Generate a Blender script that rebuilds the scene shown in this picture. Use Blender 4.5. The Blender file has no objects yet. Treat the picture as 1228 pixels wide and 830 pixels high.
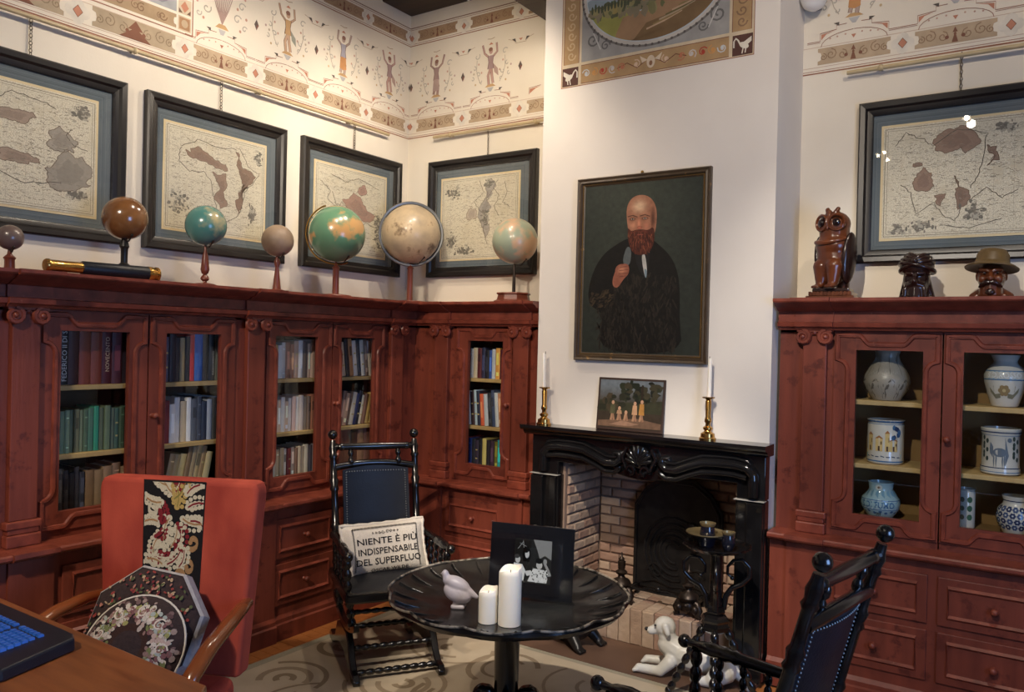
import bpy, bmesh, math, random
from math import sin, cos, pi, radians, sqrt, atan2, tan
from mathutils import Vector, Matrix
SC = bpy.context.scene
COL = SC.collection
# ------------------------------------------------------------------ camera
IW, IH = 1228, 830
FPX = 965.18
CAM = Vector((3.3514, -3.8936, 1.62))
YAW, PITCH, ROLL = radians(34.042), radians(-.2865), radians(1.3826)
_f = Vector((-sin(YAW)*cos(PITCH), cos(YAW)*cos(PITCH), sin(PITCH)))
_r = Vector((cos(YAW), sin(YAW), 0)); _u = _r.cross(_f)
_R = cos(ROLL)*_r + sin(ROLL)*_u; _U = -sin(ROLL)*_r + cos(ROLL)*_u
cd = bpy.data.cameras.new('camera'); cam = bpy.data.objects.new('camera', cd); COL.objects.link(cam)
cd.sensor_fit = 'HORIZONTAL'; cd.sensor_width = 36; cd.lens = FPX*36/IW; cd.clip_start = .02
cam.matrix_world = Matrix(((_R.x, _U.x, -_f.x, CAM.x), (_R.y, _U.y, -_f.y, CAM.y), (_R.z, _U.z, -_f.z, CAM.z), (0, 0, 0, 1)))
SC.camera = cam
def onp(px, py, ax, val):                       # photo pixel -> point on the plane axis = val
    d = _f + _R*((px-IW/2)/FPX) - _U*((py-IH/2)/FPX)
    i = 'xyz'.index(ax)
    return CAM + d*((val-CAM[i])/d[i])
# ------------------------------------------------------------------ world, light, exposure
WX, WY = -.564, .499                            # inner faces of the left and back walls
RX, RY, CZ = 4.75, -6.6, 4.15                    # right wall, rear wall, ceiling
w = bpy.data.worlds.new('world'); SC.world = w; w.use_nodes = True
w.node_tree.nodes['Background'].inputs[0].default_value = (.55, .68, 1, 1)
w.node_tree.nodes['Background'].inputs[1].default_value = .6
vs = SC.view_settings
vs.view_transform = 'Standard'; vs.look = 'None'; vs.gamma = 1; vs.use_curve_mapping = False; vs.exposure = 0.0
WARM = (1, .85, .68); NEUT = (1, .90, .78); COOL = (.28, .50, 1)
def spot_light(name, loc, target, watts, col=WARM, size=60, blend=.6, radius=.04):
    l = bpy.data.lights.new(name, 'SPOT'); l.energy = watts; l.color = col
    l.spot_size = radians(size); l.spot_blend = blend; l.shadow_soft_size = radius
    o = bpy.data.objects.new(name, l); COL.objects.link(o); o.location = loc
    o.rotation_euler = (Vector(target)-Vector(loc)).to_track_quat('-Z', 'Y').to_euler()
    return o
# daylight that comes in through the window of the right wall
ad = bpy.data.lights.new('window_daylight', 'AREA'); ad.shape = 'RECTANGLE'; ad.size = 1.3; ad.size_y = 1.0
ad.energy = 48; ad.color = COOL
ao = bpy.data.objects.new('window_daylight', ad); COL.objects.link(ao)
ao.location = (RX-.04, -2.35, 1.5); ao.rotation_euler = (0, radians(90), 0)
# spot lamps: (x, y, z, target, watts, colour, cone) - each gets a housing further down
SPOTS = [
 (2.613, -3.748, 3.80, (3.0, .3, 1.25), 320, NEUT, 36),
 (2.634, -3.925, 3.80, (1.5, .0, 2.7), 250, WARM, 44),
 (1.724, -4.788, 3.80, (-.3, -1.2, 1.3), 230, WARM, 46),
 (1.701, -5.145, 3.80, (.3, .2, 1.8), 230, WARM, 36),
 (1.641, -4.925, 3.80, (.8, -2.2, .7), 290, WARM, 40),
 (.60, -.40, 3.50, (-.56, -.75, 2.2), 52, WARM, 130),
 (.60, -1.35, 3.50, (-.56, -1.75, 2.2), 52, WARM, 130),
 (.58, -.85, 3.50, (.0, .50, 2.35), 55, WARM, 120),
 (3.4, -1.3, 3.80, (2.95, .5, 2.5), 56, WARM, 100),
 (2.45, -2.75, 3.75, (1.50, -.35, .35), 560, NEUT, 33),
]
for k, s in enumerate(SPOTS):
    spot_light('spot_beam', s[:3], s[3], s[4], s[5], s[6])
# ------------------------------------------------------------------ helpers
def lin(c):
    o = []
    for x in c[:3]:
        x = x/255.
        o.append(x/12.92 if x <= .04045 else ((x+.055)/1.055)**2.4)
    return (o[0], o[1], o[2], 1)
def prop(o, label=None, cat=None, group=None, kind=None):
    if label: o['label'] = label
    if cat: o['category'] = cat
    if group: o['group'] = group
    if kind: o['kind'] = kind
    return o
def thing(name, label, cat, loc=(0, 0, 0), rz=0, group=None):
    o = bpy.data.objects.new(name, None); COL.objects.link(o); o.empty_display_size = .05
    o.location = loc; o.rotation_euler = (0, 0, rz)
    return prop(o, label, cat, group)
def link(name, me, parent=None, loc=None):
    o = bpy.data.objects.new(name, me); COL.objects.link(o)
    if parent: o.parent = parent
    if loc is not None: o.location = loc
    return o
def copytree(o, parent=None):
    c = o.copy(); COL.objects.link(c); c.parent = parent
    for ch in list(o.children): copytree(ch, c)
    return c
class MB:
    """collects shapes; build() links them as one mesh object"""
    def __init__(s, M=None): s.v = []; s.f = []; s.M = M
    def add(s, vs, fs, M=None):
        b = len(s.v)
        for p in vs:
            p = Vector(p)
            if M is not None: p = M @ p
            if s.M is not None: p = s.M(p) if callable(s.M) else s.M @ p
            s.v.append(p)
        s.f += [[i+b for i in f] for f in fs]
        return s
    def box(s, x0, x1, y0, y1, z0, z1, M=None):
        return s.add([(x, y, z) for x in (x0, x1) for y in (y0, y1) for z in (z0, z1)],
            [(0, 1, 3, 2), (4, 6, 7, 5), (0, 4, 5, 1), (2, 3, 7, 6), (0, 2, 6, 4), (1, 5, 7, 3)], M)
    def lathe(s, prof, n=20, M=None, sx=1, sy=1):
        vs = []; fs = []; m = len(prof)
        for k in range(n):
            a = 2*pi*k/n
            for r, z in prof: vs.append((r*cos(a)*sx, r*sin(a)*sy, z))
        for k in range(n):
            k2 = (k+1) % n
            for j in range(m-1): fs.append((k*m+j, k2*m+j, k2*m+j+1, k*m+j+1))
        if prof[0][0] > 1e-6: fs.append([k*m for k in range(n)][::-1])
        if prof[-1][0] > 1e-6: fs.append([k*m+m-1 for k in range(n)])
        return s.add(vs, fs, M)
    def turned(s, p0, p1, prof, n=10):
        """lathe between two points; prof = (t, r)"""
        p0 = Vector(p0); p1 = Vector(p1); d = p1-p0; L = d.length
        M = Matrix.Translation(p0) @ d.to_track_quat('Z', 'Y').to_matrix().to_4x4()
        return s.lathe([(r, t*L) for t, r in prof], n, M)
    def tube(s, pts, r, n=8, closed=False, flat=1):
        pts = [Vector(p) for p in pts]; m = len(pts); vs = []; fs = []
        up = None
        for i, p in enumerate(pts):
            a = pts[(i-1) % m] if (closed or i) else p
            b = pts[(i+1) % m] if (closed or i < m-1) else p
            t = (b-a).normalized()
            if up is None:
                up = Vector((0, 0, 1)) if abs(t.z) < .9 else Vector((1, 0, 0))
            up = (up-t*up.dot(t)).normalized(); q = t.cross(up)
            rr = r[i] if isinstance(r, (list, tuple)) else r
            for k in range(n):
                an = 2*pi*k/n
                vs.append(p+(up*cos(an)*flat+q*sin(an))*rr)
        for i in range(m if closed else m-1):
            j = (i+1) % m
            for k in range(n):
                k2 = (k+1) % n
                fs.append((i*n+k, i*n+k2, j*n+k2, j*n+k))
        if not closed:
            fs.append(list(range(n))[::-1]); fs.append([(m-1)*n+k for k in range(n)])
        return s.add(vs, fs)
    def prism(s, poly, h0, h1, M=None):
        n = len(poly)
        vs = [(x, y, h0) for x, y in poly]+[(x, y, h1) for x, y in poly]
        fs = [list(range(n))[::-1], list(range(n, 2*n))]+[(i, (i+1) % n, n+(i+1) % n, n+i) for i in range(n)]
        return s.add(vs, fs, M)
    def ball(s, c, r, n=14, m=8, sc=(1, 1, 1), M=None):
        prof = [(max(0, r*sin(pi*j/m)), -r*cos(pi*j/m)) for j in range(m+1)]
        prof[0] = (0, -r); prof[-1] = (0, r)
        T = Matrix.Translation(c) @ (M or Matrix()) @ Matrix.Diagonal((sc[0], sc[1], sc[2], 1))
        return s.lathe(prof, n, T)
    def cap(s, p0, p1, r0, r1, n=12):
        """tapered capsule, for bodies"""
        p0 = Vector(p0); p1 = Vector(p1); d = p1-p0; L = max(d.length, 1e-4)
        M = Matrix.Translation(p0) @ d.to_track_quat('Z', 'Y').to_matrix().to_4x4()
        pr = [(r0*sin(a), -r0*cos(a)) for a in (0, .5, 1.0, 1.45)]+[(r1*sin(a), L-r1*cos(a)) for a in (1.69, 2.14, 2.64, pi)]
        pr[0] = (0, pr[0][1]); pr[-1] = (0, pr[-1][1])
        return s.lathe(pr, n, M)
    def mesh(s, name, mat=None, smooth=35):
        me = bpy.data.meshes.new(name); me.from_pydata([tuple(p) for p in s.v], [], s.f)
        bm = bmesh.new(); bm.from_mesh(me)
        bmesh.ops.remove_doubles(bm, verts=bm.verts, dist=1e-6)
        bmesh.ops.recalc_face_normals(bm, faces=bm.faces); bm.to_mesh(me); bm.free()
        if smooth:
            me.shade_smooth()
            me.set_sharp_from_angle(angle=radians(smooth))
        if mat: me.materials.append(mat)
        return me
    def build(s, name, mat, parent=None, smooth=35, bev=0, loc=None, seg=2):
        o = link(name, s.mesh(name, mat, smooth), parent, loc)
        if bev:
            b = o.modifiers.new('bevel', 'BEVEL'); b.width = bev; b.segments = seg; b.limit_method = 'ANGLE'; b.angle_limit = radians(40)
        return o
    def body(s, name, mat, parent=None, voxel=.008, it=4):
        """one continuous figure: the shapes are fused and smoothed"""
        o = link(name, s.mesh(name, mat, 0), parent)
        r = o.modifiers.new('fuse', 'REMESH'); r.mode = 'VOXEL'; r.voxel_size = voxel; r.use_smooth_shade = True
        if it:
            q = o.modifiers.new('soften', 'SMOOTH'); q.factor = .5; q.iterations = it
        return o
class Paint:
    """flat painted shapes with a colour each; fn(u, v, h) gives the point"""
    def __init__(s, fn, eps=.0003): s.fn = fn; s.v = []; s.f = []; s.c = []; s.eps = eps
    def poly(s, pts, col, lay=1):
        b = len(s.v)
        cols = col if isinstance(col, list) else [col]*len(pts)
        h = lay*s.eps+(len(s.f) % 31)*s.eps*.025
        for (u, v), c in zip(pts, cols): s.v.append(s.fn(u, v, h)); s.c.append(lin(c))
        s.f.append(list(range(b, b+len(pts)))); return s
    def rect(s, u0, u1, v0, v1, col, lay=1): return s.poly([(u0, v0), (u1, v0), (u1, v1), (u0, v1)], col, lay)
    def grid(s, u0, u1, v0, v1, n, m, cf, lay=1):
        b = len(s.v)
        for j in range(m+1):
            for i in range(n+1):
                u = u0+(u1-u0)*i/n; v = v0+(v1-v0)*j/m
                s.v.append(s.fn(u, v, lay*s.eps)); s.c.append(lin(cf(i/n, j/m)))
        for j in range(m):
            for i in range(n):
                a = b+j*(n+1)+i; s.f.append([a, a+1, a+n+2, a+n+1])
        return s
    def ell(s, u, v, a, b, col, lay=1, n=18, rot=0, jit=0, rnd=None):
        pts = []
        for k in range(n):
            t = 2*pi*k/n; j = 1+(rnd.uniform(-jit, jit) if rnd else 0)
            x = a*j*cos(t); y = b*j*sin(t)
            pts.append((u+x*cos(rot)-y*sin(rot), v+x*sin(rot)+y*cos(rot)))
        return s.poly(pts, col, lay)
    def soft(s, u, v, a, b, c0, c1, lay=1, n=20, rings=4, rot=0):
        m = len(s.v); s.v.append(s.fn(u, v, lay*s.eps)); s.c.append(lin(c0)); h = lay*s.eps+(len(s.f) % 31)*s.eps*.025
        for q in range(1, rings+1):
            t = q/rings; k_ = t*t*(3-2*t); c = tuple(x+(y-x)*k_ for x, y in zip(c0, c1))
            for k in range(n):
                x = a*t*cos(2*pi*k/n); y = b*t*sin(2*pi*k/n)
                s.v.append(s.fn(u+x*cos(rot)-y*sin(rot), v+x*sin(rot)+y*cos(rot), h)); s.c.append(lin(c))
        for k in range(n): s.f.append([m, m+1+k, m+1+(k+1) % n])
        for q in range(rings-1):
            for k in range(n): a0 = m+1+q*n; s.f.append([a0+k, a0+(k+1) % n, a0+n+(k+1) % n, a0+n+k])
        return s
    def line(s, pts, wd, col, lay=2, closed=False, taper=False):
        m = len(pts); L = []; Rr = []
        for i, (x, y) in enumerate(pts):
            a = pts[(i-1) % m] if (closed or i) else pts[i]
            b = pts[(i+1) % m] if (closed or i < m-1) else pts[i]
            dx, dy = b[0]-a[0], b[1]-a[1]; q = sqrt(dx*dx+dy*dy) or 1
            ww = wd*.5*((1-.8*i/(m-1)) if taper else 1)
            L.append((x-dy/q*ww, y+dx/q*ww)); Rr.append((x+dy/q*ww, y-dx/q*ww))
        for i in range(m if closed else m-1):
            j = (i+1) % m; s.poly([L[i], L[j], Rr[j], Rr[i]], col, lay)
        return s
    def spiral(s, u, v, r, turns, a0, wd, col, lay=2, n=18, sg=1):
        s.line([(u+r*(1-.85*k/n)*cos(a0+sg*turns*2*pi*k/n), v+r*(1-.85*k/n)*sin(a0+sg*turns*2*pi*k/n)) for k in range(n+1)], wd, col, lay); return s
    def text(s, body, u, v, size, col, lay=3, align='CENTER', rot=0, wx=1, ext=0):
        vs, fs = text_geo(body, align, ext); b = len(s.v)
        for x, y in vs:
            x *= size*wx; y *= size
            s.v.append(s.fn(u+x*cos(rot)-y*sin(rot), v+x*sin(rot)+y*cos(rot), lay*s.eps)); s.c.append(lin(col))
        s.f += [[i+b for i in f] for f in fs]; return s
    def build(s, name, mat, parent=None):
        me = bpy.data.meshes.new(name); me.from_pydata([tuple(p) for p in s.v], [], s.f)
        at = me.color_attributes.new('Col', 'FLOAT_COLOR', 'POINT')
        at.data.foreach_set('color', [x for c in s.c for x in c])
        me.materials.append(mat)
        return link(name, me, parent)
def chaikin(pts, it=2):
    for _ in range(it):
        o = []
        for i in range(len(pts)):
            a, b = pts[i], pts[(i+1) % len(pts)]
            o += [(a[0]*.75+b[0]*.25, a[1]*.75+b[1]*.25), (a[0]*.25+b[0]*.75, a[1]*.25+b[1]*.75)]
        pts = o
    return pts
def rough(pts, amp, rnd, it=3):
    for q in range(it):
        o = []
        for i in range(len(pts)):
            a, b = pts[i], pts[(i+1) % len(pts)]; l = sqrt((a[0]-b[0])**2+(a[1]-b[1])**2)
            o += [a, ((a[0]+b[0])/2+rnd.gauss(0, amp)*l, (a[1]+b[1])/2+rnd.gauss(0, amp)*l)]
        pts = o
    return pts
_TX = {}
def text_geo(body, align, ext=0):
    k = (body, align, ext)
    if k not in _TX:
        cu = bpy.data.curves.new('text', 'FONT'); cu.body = body; cu.align_x = align; cu.resolution_u = 2; cu.offset = ext
        ob = bpy.data.objects.new('text', cu); COL.objects.link(ob)
        me = bpy.data.meshes.new_from_object(ob.evaluated_get(bpy.context.evaluated_depsgraph_get()))
        _TX[k] = ([(q.co.x, q.co.y) for q in me.vertices], [list(p.vertices) for p in me.polygons])
        bpy.data.objects.remove(ob); bpy.data.curves.remove(cu); bpy.data.meshes.remove(me)
    return _TX[k]
# ------------------------------------------------------------------ materials
def mat(name, c1, c2=None, rough=.5, metal=0, scale=8, stretch=(1, 1, 1), detail=6, mid=.5, spread=.25, bump=0, bscale=None, coat=0, spec=.5,
        wear=None, wscale=5, wamt=.62, sheen=0, trans=0, sss=0, kind='noise', dist=0, aniso=None):
    m = bpy.data.materials.new(name); m.use_nodes = True; nt = m.node_tree; N = nt.nodes; L = nt.links
    b = N['Principled BSDF']
    b.inputs['Roughness'].default_value = rough; b.inputs['Metallic'].default_value = metal
    b.inputs['Coat Weight'].default_value = coat; b.inputs['Specular IOR Level'].default_value = spec
    b.inputs['Coat Roughness'].default_value = .15
    if sheen: b.inputs['Sheen Weight'].default_value = sheen; b.inputs['Sheen Roughness'].default_value = .4; b.inputs['Sheen Tint'].default_value = lin(c1)
    if trans: b.inputs['Transmission Weight'].default_value = trans
    if sss: b.inputs['Subsurface Weight'].default_value = sss; b.inputs['Subsurface Radius'].default_value = (.02, .015, .01)
    tc = N.new('ShaderNodeTexCoord'); mp = N.new('ShaderNodeMapping'); mp.inputs['Scale'].default_value = stretch
    L.new(tc.outputs['Object'], mp.inputs[0])
    if kind == 'wave':
        nz = N.new('ShaderNodeTexWave'); nz.inputs['Scale'].default_value = scale; nz.inputs['Distortion'].default_value = dist
        nz.inputs['Detail'].default_value = detail; out = nz.outputs['Fac']
    elif kind == 'rings':
        nz = N.new('ShaderNodeTexWave'); nz.wave_type = 'RINGS'; nz.rings_direction = 'SPHERICAL'; nz.inputs['Scale'].default_value = scale; nz.inputs['Distortion'].default_value = dist
        nz.inputs['Detail'].default_value = detail; nz.inputs['Detail Scale'].default_value = .6; out = nz.outputs['Fac']
    elif kind == 'voronoi':
        nz = N.new('ShaderNodeTexVoronoi'); nz.inputs['Scale'].default_value = scale; nz.feature = 'DISTANCE_TO_EDGE'; out = nz.outputs['Distance']
    else:
        nz = N.new('ShaderNodeTexNoise'); nz.inputs['Scale'].default_value = scale; nz.inputs['Detail'].default_value = detail
        nz.inputs['Distortion'].default_value = dist; out = nz.outputs['Fac']
    L.new(mp.outputs[0], nz.inputs['Vector'])
    rp = N.new('ShaderNodeValToRGB'); e = rp.color_ramp.elements
    e[0].position = max(0, mid-spread); e[1].position = min(1, mid+spread)
    e[0].color = lin(c1); e[1].color = lin(c2 or c1)
    if not c2:
        e[0].color = tuple(x*.9 for x in lin(c1)[:3])+(1,); e[1].color = tuple(min(1, x*1.1) for x in lin(c1)[:3])+(1,)
    L.new(out, rp.inputs[0]); colr = rp.outputs[0]
    if wear:
        n2 = N.new('ShaderNodeTexNoise'); n2.inputs['Scale'].default_value = wscale; n2.inputs['Detail'].default_value = 9; n2.inputs['Roughness'].default_value = .65
        L.new(tc.outputs['Object'], n2.inputs['Vector'])
        r2 = N.new('ShaderNodeValToRGB'); r2.color_ramp.elements[0].position = wamt; r2.color_ramp.elements[1].position = min(1, wamt+.08)
        L.new(n2.outputs['Fac'], r2.inputs[0])
        mx = N.new('ShaderNodeMix'); mx.data_type = 'RGBA'
        L.new(r2.outputs[0], mx.inputs[0]); L.new(colr, mx.inputs[6]); mx.inputs[7].default_value = lin(wear); colr = mx.outputs[2]
    L.new(colr, b.inputs['Base Color'])
    if bump:
        bp = N.new('ShaderNodeBump'); bp.inputs['Strength'].default_value = bump; bp.inputs['Distance'].default_value = .01
        if bscale:
            n3 = N.new('ShaderNodeTexNoise'); n3.inputs['Scale'].default_value = bscale; n3.inputs['Detail'].default_value = 6
            L.new(mp.outputs[0], n3.inputs['Vector']); L.new(n3.outputs['Fac'], bp.inputs['Height'])
        else: L.new(out, bp.inputs['Height'])
        L.new(bp.outputs[0], b.inputs['Normal'])
    return m
def paintmat(name, rough=.8, amt=.18, scale=30, bump=0, coat=0, spec=.3, metal=0):
    m = bpy.data.materials.new(name); m.use_nodes = True; nt = m.node_tree; N = nt.nodes; L = nt.links
    b = N['Principled BSDF']; b.inputs['Roughness'].default_value = rough; b.inputs['Coat Weight'].default_value = coat; b.inputs['Specular IOR Level'].default_value = spec
    b.inputs['Metallic'].default_value = metal
    a = N.new('ShaderNodeAttribute'); a.attribute_name = 'Col'
    tc = N.new('ShaderNodeTexCoord'); nz = N.new('ShaderNodeTexNoise'); nz.inputs['Scale'].default_value = scale; nz.inputs['Detail'].default_value = 8
    L.new(tc.outputs['Object'], nz.inputs['Vector'])
    rp = N.new('ShaderNodeValToRGB'); e = rp.color_ramp.elements; e[0].position = .3; e[1].position = .7
    e[0].color = (1-amt,)*3+(1,); e[1].color = (1, 1, 1, 1); L.new(nz.outputs['Fac'], rp.inputs[0])
    mx = N.new('ShaderNodeMix'); mx.data_type = 'RGBA'; mx.blend_type = 'MULTIPLY'; mx.inputs[0].default_value = 1
    L.new(a.outputs['Color'], mx.inputs[6]); L.new(rp.outputs[0], mx.inputs[7]); L.new(mx.outputs[2], b.inputs['Base Color'])
    if bump:
        bp = N.new('ShaderNodeBump'); bp.inputs['Strength'].default_value = bump; bp.inputs['Distance'].default_value = .01
        L.new(nz.outputs['Fac'], bp.inputs['Height']); L.new(bp.outputs[0], b.inputs['Normal'])
    return m
def glassmat(name, tint=(1, 1, 1), ior=1.5, rough=.0):
    m = bpy.data.materials.new(name); m.use_nodes = True; nt = m.node_tree; N = nt.nodes; L = nt.links
    N.remove(N['Principled BSDF']); o = N['Material Output']
    t = N.new('ShaderNodeBsdfTransparent'); t.inputs[0].default_value = tint+(1,)
    g = N.new('ShaderNodeBsdfGlossy'); g.inputs['Roughness'].default_value = rough
    fr = N.new('ShaderNodeFresnel'); fr.inputs[0].default_value = ior; mx = N.new('ShaderNodeMixShader')
    ge = N.new('ShaderNodeNewGeometry'); iv = N.new('ShaderNodeMath'); iv.operation = 'SUBTRACT'; iv.inputs[0].default_value = 1; mu = N.new('ShaderNodeMath'); mu.operation = 'MULTIPLY'
    L.new(ge.outputs['Backfacing'], iv.inputs[1]); L.new(fr.outputs[0], mu.inputs[0]); L.new(iv.outputs[0], mu.inputs[1])      # only the outer face mirrors
    L.new(mu.outputs[0], mx.inputs[0]); L.new(t.outputs[0], mx.inputs[1]); L.new(g.outputs[0], mx.inputs[2]); L.new(mx.outputs[0], o.inputs[0])
    return m
def emitmat(name, col, st):
    m = bpy.data.materials.new(name); m.use_nodes = True; b = m.node_tree.nodes['Principled BSDF']
    b.inputs['Base Color'].default_value = lin(col); b.inputs['Emission Color'].default_value = lin(col); b.inputs['Emission Strength'].default_value = st
    return m
M = {}
M['wall'] = mat('wall_plaster', (222, 212, 194), (230, 222, 206), .9, scale=3, bump=.05, bscale=90)
M['wallwhite'] = mat('chimney_plaster', (222, 214, 204), (229, 222, 212), .9, scale=3, bump=.04, bscale=90)
M['ceil'] = mat('ceiling_plaster', (196, 180, 150), (208, 194, 166), .9, scale=3)
M['beam'] = mat('beam_wood', (40, 28, 20), (62, 44, 30), .6, scale=6, stretch=(.3, 4, 4), bump=.2)
M['floor'] = mat('parquet', (132, 80, 44), (170, 108, 60), .35, scale=5, stretch=(8, 1, 1), bump=.05)
M['plank1'] = mat('plank_oak', (148, 88, 46), (176, 112, 62), .3, scale=6, stretch=(9, 1, 1))
M['plank2'] = mat('plank_amber', (126, 72, 36), (158, 96, 52), .3, scale=6, stretch=(9, 1, 1))
M['rug'] = mat('rug_wool', (170, 154, 130), (188, 172, 148), .95, scale=5, bump=.35, bscale=300)
M['rugedge'] = mat('rug_border', (140, 132, 112), (158, 150, 130), .95, scale=200, bump=.3)
M['red'] = mat('red_painted_wood', (92, 41, 30), (136, 66, 48), .45, scale=9, stretch=(1.6, 1.6, .16), detail=9, spread=.3, wear=(90, 39, 29), wscale=11, wamt=.56, bump=.10, bscale=50, spec=.4)
M['redm'] = mat('red_painted_moulding', (96, 42, 31), (142, 70, 52), .38, scale=16, detail=9, wear=(166, 108, 88), wscale=34, wamt=.64, spec=.45)
M['inside'] = mat('cabinet_inside', (66, 50, 34), (84, 64, 42), .8, scale=5, stretch=(1, 1, .3))
M['insideg'] = mat('cabinet_back_ochre', (128, 98, 52), (146, 114, 64), .8, scale=4, stretch=(1, 1, .4))
M['shelf'] = mat('shelf_pine', (176, 146, 92), (196, 166, 110), .6, scale=6, stretch=(4, 1, 1))
M['glass'] = glassmat('cabinet_glass', (.97, .98, .98))
M['black'] = mat('black_lacquer_frame', (22, 20, 20), (34, 30, 29), .34, scale=6, spec=.5)
M['mat'] = mat('grey_blue_mount', (94, 102, 106), (106, 113, 117), .9, scale=4)
M['cream'] = mat('cream_fillet', (216, 194, 152), (226, 206, 166), .8)
M['paper'] = mat('map_paper', (178, 166, 144), (222, 212, 190), .85, scale=120, kind='voronoi', mid=.05, spread=.05, wear=(206, 194, 170), wscale=6, wamt=.55)
M['marble'] = mat('black_marble', (12, 11, 12), (26, 25, 26), .12, scale=5, wear=(120, 118, 114), wscale=2.2, wamt=.735, spec=.6, bump=.0)
M['brick'] = mat('firebrick_tan', (150, 124, 104), (176, 150, 128), .95, scale=14, bump=.5, bscale=45)
M['brick2'] = mat('firebrick_rose', (146, 114, 96), (168, 136, 116), .95, scale=14, bump=.5, bscale=45)
M['brick3'] = mat('firebrick_pale', (166, 142, 120), (188, 164, 142), .95, scale=14, bump=.5, bscale=45)
M['mortar'] = mat('mortar', (128, 104, 88), (148, 124, 106), .95, scale=20, bump=.4)
M['iron'] = mat('cast_iron', (24, 22, 22), (46, 43, 41), .36, metal=.3, scale=20, bump=.15, spec=.5)
M['bronze'] = mat('dark_bronze', (34, 26, 22), (66, 54, 46), .38, metal=.6, scale=14)
M['brass'] = mat('brass', (168, 124, 62), (206, 164, 96), .22, metal=1, scale=8)
M['candle'] = mat('ivory_wax', (232, 226, 214), (240, 235, 224), .45, scale=5, sss=.25)
M['chairblack'] = mat('ebonised_wood', (10, 9, 10), (20, 18, 19), .22, scale=12, spec=.6, coat=.3)
M['leather'] = mat('navy_leather', (13, 14, 20), (22, 25, 34), .42, scale=10, bump=.15, bscale=120, spec=.35)
M['stone'] = mat('brown_hearthstone', (88, 64, 50), (104, 78, 62), .6, scale=4)
M['desk'] = mat('desk_walnut', (112, 62, 34), (154, 94, 54), .3, scale=4, stretch=(1, 7, 1), coat=.3, wear=(62, 34, 20), wscale=4, wamt=.70)
M['paint'] = paintmat('painted_plaster', .9, .2, 14)
M['oil'] = paintmat('oil_paint', .45, .3, 40, bump=.1)
M['print'] = paintmat('printed_ink', .85, .12, 60)
M['cloth'] = paintmat('stitched_cloth', .95, .3, 260, bump=.3)
M['glaze'] = paintmat('ceramic_decoration', .15, .12, 60, coat=.4)
M['photo'] = paintmat('photo_print', .25, .1, 50)
# ------------------------------------------------------------------ the room
def struct(name, mb, m, parent=None, **k):
    o = mb.build(name, m, parent, smooth=0, **k); o['kind'] = 'structure'; return o
struct('floor', MB().box(WX, RX, RY, WY, -.1, -.012), M['floor'])
FLOOR = bpy.data.objects['floor']
struct('wall_left', MB().box(WX-.15, WX, RY, WY+.15, 0, CZ), M['wall'])
struct('wall_back', MB().box(WX, RX, WY, WY+.15, 0, CZ), M['wall'])
struct('wall_rear', MB().box(WX-.15, RX+.15, RY-.15, RY, 0, CZ), M['wall'])
mb = MB()                                        # right wall with its window opening
wy0, wy1, wz0, wz1 = -3.15, -1.55, .75, 2.35
mb.box(RX, RX+.15, RY, wy0, 0, CZ).box(RX, RX+.15, wy1, WY+.15, 0, CZ).box(RX, RX+.15, wy0, wy1, 0, wz0).box(RX, RX+.15, wy0, wy1, wz1, CZ)
struct('wall_right', mb, M['wall'])
mb = MB()
for y in (wy0, (wy0+wy1)/2-.025, wy1-.05): mb.box(RX+.02, RX+.07, y, y+.05, wz0, wz1)
for z in (wz0, (wz0+wz1)/2-.02, wz1-.05): mb.box(RX+.02, RX+.07, wy0, wy1, z, z+.05)
win = struct('window_1', mb, M['black'])
MB().box(RX+.04, RX+.046, wy0+.03, wy1-.03, wz0+.03, wz1-.03).build('window_pane', M['glass'], win, 0)
struct('ceiling', MB().box(WX-.15, RX+.15, RY-.15, WY+.15, CZ, CZ+.12), M['ceil'])
CHX0, CHX1, CHY = .862, 2.206, .06               # chimney breast
mb = MB(); mb.box(CHX0, CHX1, CHY, WY, 1.0, CZ).box(CHX0, 1.0, CHY, WY, 0, 1.0).box(2.14, CHX1, CHY, WY, 0, 1.0)
struct('wall_chimney_breast', mb, M['wallwhite'])
# ceiling beams
for k, (x0, x1, y0, y1, z0) in enumerate([(WX, .70, .19, WY, 3.95), (.70, CHX0, -6.4, WY, 3.60), (WX, .70, -1.5, -1.28, 3.95), (WX, .70, -3.2, -2.98, 3.95), (2.4, RX, .19, WY, 3.95), (CHX0, RX, -2.4, -2.18, 3.95), (CHX0, RX, -5.7, -5.48, 3.95)]):
    struct('trim_%d' % (k+1), MB().box(x0, x1, y0, y1, z0, CZ), M['beam'], bev=.012)
# parquet planks of the strip of floor that shows beside the rug
rnd = random.Random(5)
pm = {}
for mk in ('plank1', 'plank2'):
    for L in (.42, .56):
        pm[mk, L] = MB().box(-L/2, L/2, -.034, .034, -.012, 0).mesh('plank', M[mk], 0)
for i in range(4):
    for j in range(62):
        L = .42 if rnd.random() < .5 else .56
        x = -.10+i*.145; y = -3.55+j*.0725*.98
        o = link('plank', MB().box(-.0715, .0715, -.0345, .0345, -.012, 0).mesh('plank', M[rnd.choice(('plank1', 'plank2'))], 0) if ('p', i % 2, j % 2) not in pm else pm['p', i % 2, j % 2], FLOOR, (x, y, 0))
        pm['p', i % 2, j % 2] = o.data
# hearthstone in front of the fireplace
struct('hearthstone', MB().box(.98, 2.2, -.30, .07, -.012, .011), M['stone'])
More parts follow.
